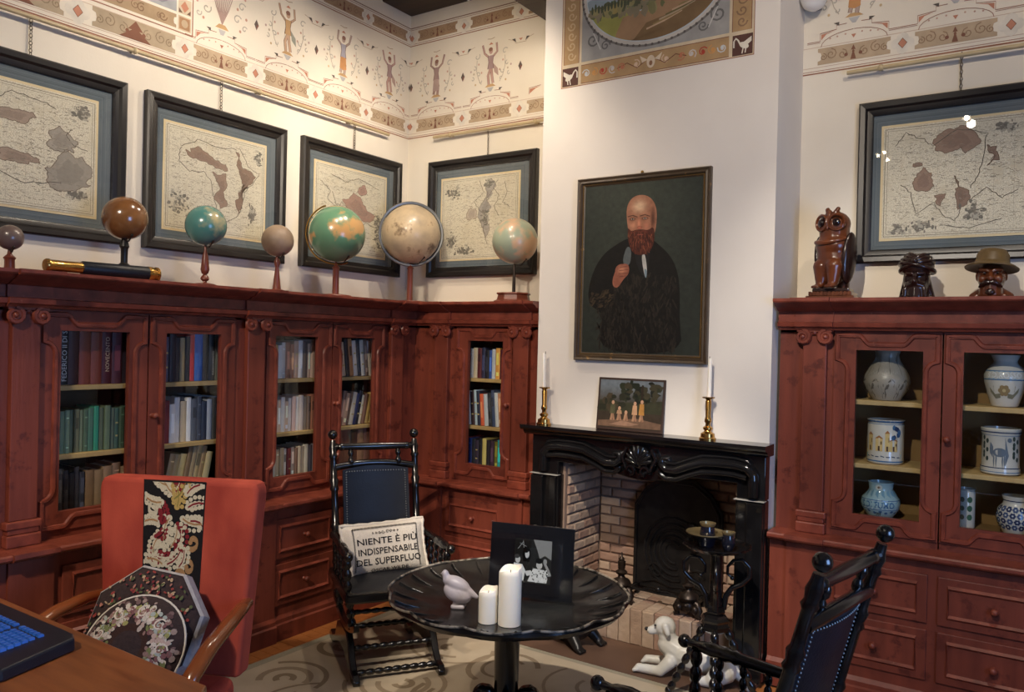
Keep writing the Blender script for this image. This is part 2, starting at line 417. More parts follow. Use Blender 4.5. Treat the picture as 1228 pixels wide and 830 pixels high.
# ------------------------------------------------------------------ fresco on the walls
SAL, BRN, DBR, LIN_, GRN, PAL, OCH, GRY = (200, 140, 114), (190, 168, 140), (134, 94, 76), (160, 112, 90), (180, 176, 160), (230, 222, 207), (200, 164, 118), (104, 96, 88)
def scrollpanel(p, u0, u1, v0, v1, col=BRN, dark=(150, 124, 98), piv=DBR, big=False):
    h = v1-v0; n = h*.22; c = (u0+u1)/2; vm = (v0+v1)/2
    p.poly([(u0, v0), (u1, v0), (u1, v0+n), (u1-n*.8, v0+n*1.3), (u1-n, vm), (u1-n*.8, v1-n*1.3), (u1, v1-n), (u1, v1), (u0, v1), (u0, v1-n), (u0+n*.8, v1-n*1.3), (u0+n, vm), (u0+n*.8, v0+n*1.3), (u0, v0+n)], col, 2)
    for s in (-1, 1):
        for q, rr in ((.30, .30), (.62, .34), (.84, .22)):
            p.spiral(c+s*(u1-u0)/2*q, vm+(h*.06 if q == .62 else -h*.05), h*rr, 1.4, pi*.5, h*.055, dark, 3, 12, s)
        p.ell(c+s*(u1-u0)*.10, vm-h*.12, h*.11, h*.11, piv, 3, 8)
    if big:
        p.poly([(c-h*.9, v0), (c+h*.9, v0), (c+h*.2, vm), (c-h*.2, vm)], DBR, 3); p.poly([(c-h*.42, vm), (c+h*.42, vm), (c, v1)], DBR, 3)
    else:
        p.poly([(c-h*.16, v0+h*.06), (c+h*.16, v0+h*.06), (c+h*.04, vm), (c-h*.04, vm)], piv, 3)
        p.poly([(c-h*.13, vm+h*.12), (c+h*.13, vm+h*.12), (c, v1-h*.08)], piv, 3); p.ell(c, vm+.02*h, h*.07, h*.10, piv, 3, 8)
def rosette(p, u, v, r=.05):
    for a in range(4): p.ell(u+r*.52*cos(a*pi/2), v+r*.52*sin(a*pi/2), r*.56, r*.56, PAL, 3, 12)
    p.poly([(u, v-r*.5), (u+r*.40, v), (u, v+r*.5), (u-r*.40, v)], SAL, 5)
    p.line([(u, v-r*.5), (u+r*.40, v), (u, v+r*.5), (u-r*.40, v)], .003, DBR, 6, True)
def figure(p, u, kind, rnd):
    sk = [(196, 158, 146), (188, 166, 152), (200, 168, 140), (176, 146, 134)][kind % 4]
    dr = [(178, 150, 148), (172, 168, 178), (204, 166, 120), (168, 142, 136)][kind % 4]
    dr2 = [(188, 160, 148), (204, 150, 100), (160, 160, 146), (190, 166, 156)][kind % 4]
    z = 3.335; s = 1 if kind % 2 else -1
    p.poly([(u-.045, z), (u+.045, z), (u+.02, z+.018), (u-.02, z+.018)], OCH, 3); p.poly([(u-.028, z-.004), (u+.028, z-.004), (u+.008, z-.032), (u-.008, z-.032)], (190, 188, 186), 3)
    hip = (u-.004*s, 3.468); kn1 = (u+.020*s, 3.412); ft1 = (u+.012*s, 3.350); kn2 = (u-.012*s, 3.405); ft2 = (u-.022*s, 3.356)
    ou = (132, 104, 94)
    for (a, b, c) in ((hip, kn1, ft1), (hip, kn2, ft2)):
        p.line([a, b, c], .021, ou, 3); p.line([a, b, c], .016, sk, 4)
    p.poly([(u-.022, 3.545), (u+.022, 3.545), (u+.017, 3.50), (u+.024, 3.455), (u-.024, 3.455), (u-.017, 3.50)], dr, 5)
    if kind % 2: p.poly([(u-.024, 3.46), (u+.024, 3.46), (u+.030, 3.385), (u, 3.375), (u-.030, 3.385)], dr2, 5)
    else: p.poly([(u+.02, 3.49), (u+.06, 3.45), (u+.065, 3.40), (u+.03, 3.43)], dr2, 3)
    p.line([(u-.024, 3.545), (u-.017, 3.50), (u-.025, 3.455)], .004, ou, 6); p.line([(u+.024, 3.545), (u+.017, 3.50), (u+.025, 3.455)], .004, ou, 6)
    for q in (-1, 1):
        el = (u+q*.052, 3.565); ha = (u+q*(.045+.025*(q*s > 0)), 3.625)
        p.line([(u+q*.02, 3.538), el, ha], .015, ou, 3); p.line([(u+q*.02, 3.538), el, ha], .011, sk, 4)
    p.ell(u, 3.575, .016, .021, sk, 6, 12); p.ell(u+.002*s, 3.586, .017, .014, (150, 112, 96), 7, 10)
    p.poly([(u-.018, 3.618), (u+.018, 3.618), (u, 3.634)], SAL, 4); p.line([(u-.03, 3.66), (u, 3.655), (u+.03, 3.662)], .004, (176, 150, 120), 3)
    for q in (-1, 1):                                    # scrolls and berries either side
        for (du, dz, r, a) in ((.115, 3.555, .026, 0), (.135, 3.475, .018, 1), (.10, 3.43, .02, 2), (.15, 3.405, .016, 1), (.085, 3.38, .014, 0)):
            p.spiral(u+q*du, dz, r, .8, pi*.2+a, .006, (188, 182, 168), 3, 9, q)
        p.line([(u+q*.115, 3.53), (u+q*.118, 3.46), (u+q*.10, 3.40), (u+q*.075, 3.36)], .0045, (190, 178, 160), 3)
        for (du, dz, c) in ((.10, 3.50, (206, 168, 150)), (.14, 3.44, (200, 184, 160)), (.075, 3.44, (204, 170, 150)), (.125, 3.365, (206, 180, 140)), (.165, 3.46, (196, 170, 160))):
            p.ell(u+q*du, dz, .007, .008, c, 4, 7)
def period(p, u, kind, rnd, half=.23):
    scrollpanel(p, u-.175, u+.175, 3.112, 3.198)
    for s in (-1, 1):                                    # stepped plinth line
        L = [(u+s*half, 3.236), (u+s*.165, 3.236), (u+s*.165, 3.276), (u+s*.085, 3.284), (u+s*.085, 3.304), (u+s*.035, 3.306)]
        p.line(L, .0035, LIN_, 3); p.line([(a, b-.007) for a, b in L[:2]], .0025, LIN_, 3)
        p.poly([(u+s*.160, 3.240), (u+s*.160, 3.270), (u+s*.095, 3.279), (u+s*.135, 3.268)], SAL, 3)
        p.line([(u+s*.16*cos(t*.26), 3.205+.066*sin(t*.26)) for t in range(7)], .003, LIN_, 4)
        p.poly([(u+s*.072, 3.300), (u+s*.100, 3.318), (u+s*.072, 3.320)], GRY, 4)
        for t in (.04, .08, .115): p.ell(u+s*t, 3.236+.02*(1-t*6), .005, .005, (206, 170, 150), 4, 6)
    p.poly([(u-.012, 3.245), (u+.012, 3.245), (u, 3.225)], SAL, 4)
    if kind >= 0: figure(p, u, kind, rnd)
def between(p, u):
    rosette(p, u, 3.154)
    p.poly([(u, 3.405), (u+.016, 3.437), (u, 3.469), (u-.016, 3.437)], (112, 98, 90), 4); p.poly([(u, 3.405), (u+.016, 3.437), (u, 3.437)], (138, 96, 84), 5)
    p.line([(u-.10, 3.625), (u-.06, 3.612), (u-.04, 3.590), (u+.04, 3.590), (u+.06, 3.612), (u+.10, 3.625)], .003, (186, 160, 132), 3)
    for s in (-1, 1): p.poly([(u+s*.035, 3.594), (u+s*.07, 3.620), (u+s*.045, 3.622)], GRY, 4)
    p.poly([(u-.016, 3.618), (u+.016, 3.618), (u, 3.602)], (204, 150, 126), 4)
def lines(p, u0, u1, zs):
    for z, wd, c in zs: p.rect(u0, u1, z-wd/2, z+wd/2, c, 2)
LOW = [(3.070, .007, LIN_), (3.082, .003, LIN_), (3.101, .003, (206, 180, 158)), (3.207, .003, (206, 180, 158))]
UPP = [(3.735, .006, LIN_), (3.748, .003, LIN_), (3.864, .006, DBR), (3.851, .003, LIN_)]
def upper(p, u):
    scrollpanel(p, u-.178, u+.178, 3.762, 3.838, (176, 146, 116), (152, 122, 96))
rnd = random.Random(3)
# left wall
p = Paint(lambda u, v, h: Vector((WX+.0004+h, u, v)))
lines(p, -3.6, WY, LOW); lines(p, -3.6, WY, UPP)
for k, u in enumerate((.283, -.158, -.617)): period(p, u, k+0, rnd); upper(p, u)
period(p, -1.08, -1, rnd); upper(p, -1.08); upper(p, -1.55)
for u in (.499, .063, -.388, -.848): between(p, u); rosette(p, u, 3.80, .045)
rosette(p, -1.309, 3.154); rosette(p, -1.309, 3.80, .045); rosette(p, -1.88, 3.154, .058); rosette(p, -2.45, 3.154, .058)
scrollpanel(p, -1.81, -1.365, 3.108, 3.205, (182, 164, 138), (148, 130, 106), big=True); scrollpanel(p, -2.38, -1.945, 3.108, 3.205, (182, 164, 138), (148, 130, 106), big=True)
# leafy fountain motif in place of the figure
p.poly([(-1.125, 3.335), (-1.035, 3.335), (-1.06, 3.36), (-1.10, 3.36)], OCH, 3); p.poly([(-1.105, 3.33), (-1.055, 3.33), (-1.07, 3.30), (-1.09, 3.30)], (190, 188, 186), 3)
for a in range(-5, 6):
    p.line([(-1.08, 3.36), (-1.08+a*.008, 3.45), (-1.08+a*.014, 3.54), (-1.08+a*.024, 3.62-abs(a)*.012)], .005, (176, 150, 140), 3)
for s in (-1, 1):
    for (du, dz, r) in ((.10, 3.42, .03), (.13, 3.50, .028), (.09, 3.56, .024), (.15, 3.38, .02)): p.spiral(-1.08+s*du, dz, r, 1, .5, .007, (186, 180, 166), 3, 10, s)
    for (du, dz) in ((.12, 3.36), (.16, 3.44), (.10, 3.48), (.15, 3.55)): p.ell(-1.08+s*du, dz, .008, .009, (204, 160, 140), 4, 7)
# framed landscape panel further left
p.rect(-2.60, -1.262, 3.228, 3.234, LIN_, 3); p.rect(-1.268, -1.262, 3.228, 3.70, LIN_, 3)
p.rect(-1.352, -1.275, 3.245, 3.322, (206, 186, 158), 3); p.rect(-1.345, -1.282, 3.252, 3.315, (168, 132, 100), 4); p.ell(-1.313, 3.284, .02, .022, (190, 168, 140), 5, 10)
for k in range(4):
    z = 3.333+k*.09
    p.rect(-1.352, -1.275, z, z+.083, (212, 196, 170), 3); p.poly([(-1.314, z+.01), (-1.29, z+.04), (-1.314, z+.073), (-1.338, z+.04)], SAL, 4)
    for s in (-1, 1): p.poly([(-1.314+s*.035, z+.005), (-1.314+s*.035, z+.03), (-1.314+s*.012, z+.006)], (120, 96, 80), 4)
scrollpanel(p, -2.58, -1.362, 3.248, 3.320, (176, 152, 122), (132, 106, 84))
for t in range(9): p.spiral(-1.44-t*.12, 3.284, .026, 1.3, t, .006, (138, 110, 86), 4, 12, 1 if t % 2 else -1)
p.rect(-2.58, -1.362, 3.334, 3.70, (168, 170, 172), 3)
for s in range(5): p.spiral(-1.46-s*.2, 3.40, .05, 1.4, s, .009, (140, 142, 146), 4, 14, 1 if s % 2 else -1)
p.build('fresco_frieze', M['paint'], bpy.data.objects['wall_left'])
# back wall, both sides of the chimney breast
p = Paint(lambda u, v, h: Vector((u, WY-.0004-h, v)))
for (a, b) in ((WX, CHX0), (CHX1, RX)): lines(p, a, b, LOW); lines(p, a, b, UPP)
for k, u in enumerate((-.315, .157)): period(p, u, k+3, rnd); upper(p, u)
for u in (-.548, -.078, .397): between(p, u); rosette(p, u, 3.79, .045)
p.line([(.47, 3.236), (.47, 3.276), (.56, 3.284)], .0035, LIN_, 3); p.poly([(.475, 3.24), (.475, 3.27), (.56, 3.279), (.52, 3.268)], SAL, 3); scrollpanel(p, .455, .805, 3.112, 3.198); upper(p, .63)
for k, u in enumerate((2.455, 2.915, 3.375, 3.835)): period(p, u, k+1, rnd); upper(p, u)
for u in (2.685, 3.145, 3.605): between(p, u); rosette(p, u, 3.79, .045)
p.build('fresco_frieze', M['paint'], bpy.data.objects['wall_back'])
# chimney breast: oval landscape with a painted border
p = Paint(lambda u, v, h: Vector((u, CHY-.0004-h, v)))
x0, x1, z0, z1 = .978, 2.081, 3.072, 4.03; b = .115; BR = (178, 146, 106)
p.rect(x0, x1, z0, z1, (214, 196, 166), 1); p.line([(x0, z0), (x1, z0), (x1, z1), (x0, z1)], .006, LIN_, 2, True)
p.rect(x0+b+.012, x1-b-.012, z0+b+.014, z1-b-.014, (160, 158, 154), 2)
for (a, c, d, e) in ((x0+b+.012, x1-b-.012, z0+.010, z0+b-.004), (x0+b+.012, x1-b-.012, z1-b+.004, z1-.01)):
    p.rect(a, c, d, e, BR, 2); p.line([(a, d), (c, d), (c, e), (a, e)], .004, DBR, 3, True)
    m = (d+e)/2; cx = (a+c)/2
    for s in (-1, 1):
        for (q, cc) in ((.10, (214, 186, 160)), (.20, (190, 120, 90)), (.27, (196, 190, 186)), (.34, (178, 74, 58)), (.40, (206, 150, 90)), (.46, (200, 204, 206))):
            u = cx+s*q*(c-a); p.spiral(u, m, .026, 1.2, q*20, .006, cc, 4, 10, s); p.ell(u, m, .009, .012, cc, 5, 8)
        p.line([(cx+s*.03, m+.01), (cx+s*.08, m-.02), (cx+s*.14, m+.015), (cx+s*.2, m-.005)], .005, (120, 80, 60), 4)
    p.ell(cx, m, .024, .034, (222, 204, 178), 5); p.ell(cx, m-.008, .010, .014, (150, 110, 84), 6, 8)
    for s in (-1, 1): p.poly([(cx+s*.02, m+.012), (cx+s*.065, m+.04), (cx+s*.05, m)], (222, 204, 178), 5)
for (a, c) in ((x0+.014, x0+b-.004), (x1-b+.004, x1-.014)):
    p.rect(a, c, z0+b+.014, z1-b-.014, BR, 2); p.line([(a, z0+b+.014), (c, z0+b+.014), (c, z1-b-.014), (a, z1-b-.014)], .004, DBR, 3, True)
    for k in range(12): p.spiral((a+c)/2, z0+b+.06+k*.056, .028, 1.2, k*pi, .008, (206, 180, 142) if a < 1.2 else (140, 112, 86), 4, 12, 1 if k % 2 else -1)
for (a, c) in ((x0, z0), (x1-b, z0), (x0, z1-b), (x1-b, z1-b)):       # corner squares with a white bird
    p.rect(a+.006, a+b-.006, c+.006, c+b-.006, (92, 64, 56), 3); s = 1 if a < 1.5 else -1; u = a+b/2; v = c+b/2; wh = (222, 214, 198)
    p.ell(u-s*.008, v-.004, .026, .015, wh, 4, 12, s*.5); p.poly([(u-s*.045, v+.036), (u-s*.005, v+.012), (u-s*.022, v-.006), (u-s*.045, v+.012)], wh, 4)
    p.line([(u+s*.012, v+.004), (u+s*.022, v+.024), (u+s*.034, v+.036), (u+s*.044, v+.022), (u+s*.044, v-.01)], .008, wh, 4)
    p.line([(u-s*.004, v-.014), (u+s*.002, v-.044)], .006, wh, 4); p.line([(u-s*.018, v-.014), (u-s*.014, v-.042)], .006, wh, 4)
ox, oz, oa, ob = 1.535, 3.552, .405, .306
p.ell(ox, oz, oa+.03, ob+.03, (120, 116, 112), 3, 64); p.ell(ox, oz, oa+.018, ob+.018, (196, 190, 180), 4, 64)
for k in range(72): p.ell(ox+(oa+.022)*cos(k*2*pi/72), oz+(ob+.022)*sin(k*2*pi/72), .008, .008, (96, 90, 86), 5, 6)
def clip(u, v, q=.985):                                           # keep the landscape inside its oval
    a = (u-ox)/oa; c = (v-oz)/ob; r = sqrt(a*a+c*c)
    return (u, v) if r <= q else (ox+a/r*q*oa, oz+c/r*q*ob)
def cpoly(pts, col, lay):
    out = []
    for i in range(len(pts)):
        (a, c), (d, e) = pts[i], pts[(i+1) % len(pts)]
        for t in range(6): out.append(clip(a+(d-a)*t/6, c+(e-c)*t/6))
    p.poly(out, col, lay)
p.ell(ox, oz, oa, ob, (190, 200, 206), 6, 64)
cpoly([(1.1, 3.52), (1.25, 3.56), (1.40, 3.55), (1.42, 3.44), (1.1, 3.44)], (150, 164, 172), 7)
cpoly([(1.1, 3.475), (1.30, 3.49), (1.45, 3.52), (1.95, 3.62), (1.95, 3.45), (1.1, 3.40)], (120, 122, 92), 8)
cpoly([(1.1, 3.43), (1.32, 3.455), (1.45, 3.44), (1.42, 3.24), (1.2, 3.26)], (158, 156, 88), 9)
cpoly([(1.28, 3.235), (1.36, 3.40), (1.50, 3.42), (1.72, 3.55), (1.95, 3.62), (1.95, 3.30)], (164, 132, 100), 9)
cpoly([(1.40, 3.24), (1.50, 3.345), (1.70, 3.38), (1.92, 3.46), (1.85, 3.30), (1.6, 3.23)], (128, 104, 74), 10)
for k in range(11):
    a = 1.50+k*.036; c = 3.31+k*.018
    p.line([clip(a, c), clip(a+.10, c+.025), clip(a+.20, c+.06)], .009, [(196, 166, 138), (146, 126, 84), (178, 158, 132), (112, 104, 66)][k % 4], 11)
for k in range(60):
    u = rnd.uniform(1.15, 1.62); v = 3.44+rnd.uniform(-.03, .09)*(1 if u > 1.38 else .3)
    a, c = clip(u, v, .95); p.ell(a, c, rnd.uniform(.012, .035), rnd.uniform(.014, .04), rnd.choice([(112, 114, 80), (130, 126, 88), (150, 142, 100), (98, 100, 76), (160, 144, 92), (140, 130, 106)]), 12, 9, 0, .25, rnd)
for k in range(12): a, c = clip(1.17+k*.02, 3.47+rnd.uniform(0, .015), .95); p.ell(a, c, .007, .024, (84, 90, 70), 13, 8)
for k in range(26):
    a, c = clip(rnd.uniform(1.30, 1.72), 3.60+rnd.uniform(-.04, .16), .95); p.ell(a, c, .05, .05, rnd.choice([(100, 106, 74), (118, 118, 80), (150, 140, 92), (168, 152, 100)]), 12, 10, 0, .3, rnd)
for s in (-1, 1):
    for t in (-1, 1):
        u, v = ox+s*.36, oz+t*.24
        p.spiral(u, v, .045, 1.5, pi/2, .010, (112, 110, 108), 4, 16, s); p.spiral(u-s*.08, v+t*.045, .03, 1.4, 0, .008, (112, 110, 108), 4, 14, -s); p.line([(u, v-t*.045), (u-s*.05, v+t*.06)], .007, (196, 194, 190), 4)
p.build('fresco_landscape', M['paint'], bpy.data.objects['wall_chimney_breast'])
# ------------------------------------------------------------------ the red bookcases
MAPL = lambda p: Vector((p.y, p.x, p.z))         # (along, out, up) on the left wall
MAPB = lambda p: Vector((p.x, -p.y, p.z))        # the same on the back wall
ZL, ZC = .739, 1.859
def run(mb, prof, s0, s1, k0=0, k1=0):
    n = len(prof)
    vs_ = [(s0+k0*d, d, z) for d, z in prof]+[(s1+k1*d, d, z) for d, z in prof]
    return mb.add(vs_, [list(range(n)), list(range(n, 2*n))]+[(i, (i+1) % n, n+(i+1) % n, n+i) for i in range(n)])
CORN = [(-.15, 1.71), (-.112, 1.712), (-.104, 1.722), (-.088, 1.728), (-.084, 1.748), (-.108, 1.752), (-.108, 1.800), (-.080, 1.806), (-.066, 1.816), (-.036, 1.824), (-.020, 1.836), (-.004, 1.840), (0, 1.846), (0, ZC), (-.15, ZC)]
def spiral_vol(mb, s, d, z, r, sg):
    n = 22
    mb.tube([(s+sg*r*(1-.045*1.0*k*.9)*cos(pi/2-k*.62)*-1, d, z+r*(1-.04*k)*sin(pi/2-k*.62)) for k in range(n)], [.0125*(1-.02*k) for k in range(n)], 6)
    mb.ball((s, d+.006, z), r*.36, 8, 6)
def case(name, label, cat, mp, loc, s0, s1, back, bays, pils, kL=0, kR=0, ends=(0, 0), single=False, inside='inside', bodyext=None):
    L = Vector(loc); t = thing(name, label, cat, loc); O = -L
    def nb(): return MB(mp)
    b = -back+.004
    e0, e1 = ends
    # carcass: lower body, back, top, ends and partitions
    mb = nb(); run(mb, [(b, .012), (-.055, .012), (-.055, .702), (b, .702)], s0, s1, kL, kR)
    mb.build('lower_carcass', M['red'], t, 0, loc=O)
    bs0, bs1 = bodyext or (s0, s1)
    mb = nb(); mb.box(bs0+e0, bs1-e1, b, b+.014, ZL, 1.80); mb.build('back_panel', M[inside], t, 0, loc=O)
    mb = nb(); mb.box(bs0+e0, bs1-e1, b+.014, -.19, 1.64, 1.70).box(bs0+e0, bs1-e1, b+.014, -.19, ZL, .822)
    for (a0, a1) in bays['wall']: mb.box(a0, a1, b+.014, -.19, .822, 1.64)
    mb.build('partition', M[inside], t, 0, loc=O)
    mb = nb(); run(mb, [(b+.014, 1.70), (-.15, 1.70), (-.15, ZC-.012), (b+.014, ZC-.012)], s0, s1, kL, kR)
    for (a0, a1) in bays['face']: mb.box(a0, a1, -.19, -.15, ZL, 1.71)
    for q in bays['doors']: mb.box(q[0], q[1], -.19, -.152, ZL, .7695)
    mb.build('face_frame', M['red'], t, 0, loc=O)
    mb = nb(); run(mb, CORN, s0, s1, kL, kR); c = mb.build('cornice', M['redm'], t, 30, loc=O)
    mb = nb(); run(mb, [(b, .702), (-.035, .702), (-.022, .708), (-.006, .712), (0, .720), (-.001, .732), (-.006, ZL), (b, ZL)], s0, s1, kL, kR); mb.build('ledge', M['redm'], t, 30, loc=O)
    mb = nb(); run(mb, [(b, 0), (-.030, 0), (-.030, .085), (-.040, .092), (-.040, .112), (-.050, .124), (-.055, .13), (b, .13)], s0, s1, kL, kR); mb.build('plinth', M['red'], t, 30, loc=O)
    for s in pils:
        nb().box(s-.055, s+.055, -.15, -.118, .845, 1.655).build('pilaster', M['red'], t, 0, bev=.004, loc=O)
        mb = nb(); mb.box(s-.068, s+.068, -.15, -.104, ZL, .79).box(s-.062, s+.062, -.15, -.110, .79, .82).box(s-.070, s+.070, -.15, -.106, .812, .845); mb.build('pilaster_base', M['redm'], t, 0, bev=.006, loc=O)
        mb = nb()
        for sg in (-1, 1): spiral_vol(mb, s+sg*.052, -.104, 1.680, .034, sg)
        mb.box(s-.080, s+.080, -.15, -.100, 1.703, 1.713).tube([(s-.05, -.112, 1.703), (s-.02, -.112, 1.694), (s+.02, -.112, 1.694), (s+.05, -.112, 1.703)], .008, 6).box(s-.056, s+.056, -.15, -.116, 1.650, 1.703).ball((s, -.110, 1.700), .012, 8, 6)
        mb.build('capital', M['redm'], t, 40, loc=O)
        a = max(s0, s-.088); z = min(s1, s+.088)
        mb = nb(); run(mb, [(d+.016 if d > -.14 else d, zz+(.0015 if zz > 1.85 else 0)) for d, zz in CORN], a, z); mb.build('cornice_break', M['redm'], t, 30, loc=O)
        mb = nb(); mb.box(a, z, -.06, -.038, .13, .702); run(mb, [(-.06, .703), (-.02, .703), (.008, .713), (.014, .722), (.012, ZL+.001), (-.06, ZL+.001)], a, z); run(mb, [(-.06, 0), (-.016, 0), (-.016, .085), (-.026, .092), (-.026, .112), (-.038, .13), (-.06, .13)], a, z)
        mb.build('pedestal', M['red'], t, 30, loc=O)
    for (d0, d1, g0, g1, knob) in bays['doors']:
        z0, z1, gz0, gz1 = .772, 1.706, .852, 1.622
        mb = nb(); mb.box(d0, g0, -.168, -.142, z0, z1).box(g1, d1, -.168, -.142, z0, z1).box(g0, g1, -.168, -.142, z0, gz0).box(g0, g1, -.168, -.142, gz1, z1)
        dr = mb.build('door', M['red'], t, 0, loc=O)
        q = []; a, o = .062, .014; w_ = (d0+d1)/2
        qd = [(d0+a, (z0+z1)/2), (d0+a, z1-.18)]+[(d0+o+(a-o)*cos(k*pi/12), z1-.18+(a-o)*sin(k*pi/12)) for k in range(1, 7)]+[(d0+o, z1-.10), (d0+o, z1-.014), (d0+.06, z1-.014), (d0+.105, z1-.014)]+[(d0+.105+.05*k/5, z1-.014-.042*(.5-.5*cos(pi*k/5))) for k in range(1, 6)]
        top = qd+[(2*w_-x, y) for x, y in qd[::-1]]
        path = top+[(x, z0+z1-y) for x, y in top[::-1]]
        pts = [path[0]]
        for pt in path[1:]:
            if abs(pt[0]-pts[-1][0])+abs(pt[1]-pts[-1][1]) > 1e-5: pts.append(pt)
        if abs(pts[0][0]-pts[-1][0])+abs(pts[0][1]-pts[-1][1]) < 1e-5: pts.pop()
        mb = nb(); mb.tube([(x, -.141, y) for x, y in pts], .0105, 6, True); mb.tube([(w_+(x-w_)*.965, -.139, (z0+z1)/2+(y-(z0+z1)/2)*.982) for x, y in pts], .006, 6, True)
        mb.build('moulding', M['redm'], dr, 50)
        nb().box(g0-.006, g1+.006, -.158, -.155, gz0-.006, gz1+.006).build('glass_pane', M['glass'], dr, 0)
        if knob:
            ks = {'l': d0+.022, 'r': d1-.022}[knob]
            mb = nb(); mb.lathe([(.013, 0), (.008, .006), (.007, .014), (.014, .022), (.015, .030), (.008, .038), (0, .040)], 12, Matrix.Translation((ks, -.142, 1.235)) @ Matrix.Rotation(radians(-90), 4, 'X')); mb.build('knob', M['red'], dr, 50)
    for (d0, d1) in bays['drawers']:
        for (z0, z1) in ((.435, .645), (.185, .405)):
            mb = nb(); mb.box(d0, d1, -.055, -.043, z0, z1); dr = mb.build('drawer', M['red'], t, 0, bev=.003, loc=O)
            i = .042; mb = nb(); mb.tube([(x, -.042, z) for x, z in ((d0+i, z0+i), (d1-i, z0+i), (d1-i, z1-i), (d0+i, z1-i))], .011, 4, True); mb.build('moulding', M['redm'], dr, 20)
            mb = nb(); mb.lathe([(.012, 0), (.008, .006), (.007, .012), (.015, .020), (.016, .028), (.009, .036), (0, .038)], 12, Matrix.Translation(((d0+d1)/2, -.043, (z0+z1)/2)) @ Matrix.Rotation(radians(-90), 4, 'X')); mb.build('knob', M['red'], dr, 50)
    for (a0, a1) in bays['shelves']:
        for z in (1.085, 1.385): nb().box(a0, a1, b+.016, -.195, z-.022, z).build('shelf', M['shelf'], t, 0, bev=.003, loc=O)
    return t
LB = dict(
 doors=[(-3.30, -2.87, -3.21, -2.96, None), (-2.865, -2.44, -2.775, -2.53, None), (-2.222, -1.742, -2.135, -1.832, None), (-1.736, -1.262, -1.648, -1.346, 'l'), (-1.062, -.594, -1.003, -.700, None), (-.588, -.150, -.520, -.240, 'l')],
 drawers=[(-3.30, -2.87), (-2.865, -2.44), (-2.16, -1.735), (-1.70, -1.275), (-1.072, -.642), (-.600, -.165)],
 face=[(-3.6, -3.30), (-2.44, -2.222), (-1.262, -1.062), (-.150, .15)],
 wall=[(-3.55, -3.33), (-2.36, -2.27), (-1.20, -1.10), (-1.75, -1.728), (-.606, -.580), (-.125, .15)],
 shelves=[(-3.33, -2.36), (-2.27, -1.75), (-1.728, -1.20), (-1.10, -.606), (-.58, -.125)])
caseL = case('bookcase', 'long red painted bookcase with glazed doors along the left wall', 'bookcase', MAPL, (-.3, -1.7, 0), -3.6, 0, .564, LB, (-3.40, -2.285, -1.146, -.055), kR=-1, bodyext=(-3.6, .15))
BB = dict(doors=[(.198, .626, .293, .558, 'r')], drawers=[(.215, .655)], face=[(-.15, .198), (.626, .858)], wall=[(-.15, .17), (.64, .855)], shelves=[(.17, .64)])
caseB = case('bookcase', 'narrow red bookcase with one glass door between corner and fireplace', 'bookcase', MAPB, (.4, .3, 0), 0, .858, .499, BB, (.093, .703), kL=1, bodyext=(-.15, .858))
RB = dict(doors=[(2.478, 2.934, 2.575, 2.858, None), (2.940, 3.396, 3.018, 3.305, 'l')], drawers=[(2.485, 2.910), (2.950, 3.380)], face=[(2.222, 2.478), (3.396, 3.70)], wall=[(2.222, 2.49), (2.925, 2.948), (3.385, 3.69)], shelves=[(2.49, 2.925), (2.948, 3.385)])
caseR = case('display_cabinet', 'red painted display cabinet holding ceramic jars, right of the fireplace', 'cabinet', MAPB, (2.95, .3, 0), 2.222, 3.70, .499, RB, (2.393, 3.48), inside='insideg')
# ------------------------------------------------------------------ books
ORD = ['first', 'second', 'third', 'fourth', 'fifth', 'sixth', 'seventh', 'eighth', 'ninth', 'tenth', 'eleventh', 'twelfth', 'thirteenth', 'fourteenth', 'fifteenth', 'sixteenth']
_bm = {}
M['pages'] = mat('book_pages', (206, 194, 166), (222, 212, 188), .9, scale=60, stretch=(1, 1, .1))
def bookmat(c):
    if c not in _bm: _bm[c] = mat('book_cover_%02x%02x%02x' % c, c, tuple(min(255, int(x*1.12+4)) for x in c), .55, scale=12)
    return _bm[c]
def cname(c):
    r, g, b = c; m = max(c); n = min(c)
    if m < 52: return 'black'
    if m-n < 22: return 'charcoal' if m < 90 else 'grey' if m < 150 else 'off-white'
    if b > r+20 and b >= g: return 'dark blue' if m < 110 else 'blue'
    if g > r and g >= b-12: return 'teal' if b > r+40 else 'green'
    if r > g*1.7 and r > b*1.5: return 'maroon' if m < 120 else 'red'
    if r > g+35: return 'brown' if m < 150 else 'orange tan'
    return 'olive' if m < 130 else 'cream' if m > 185 else 'tan'
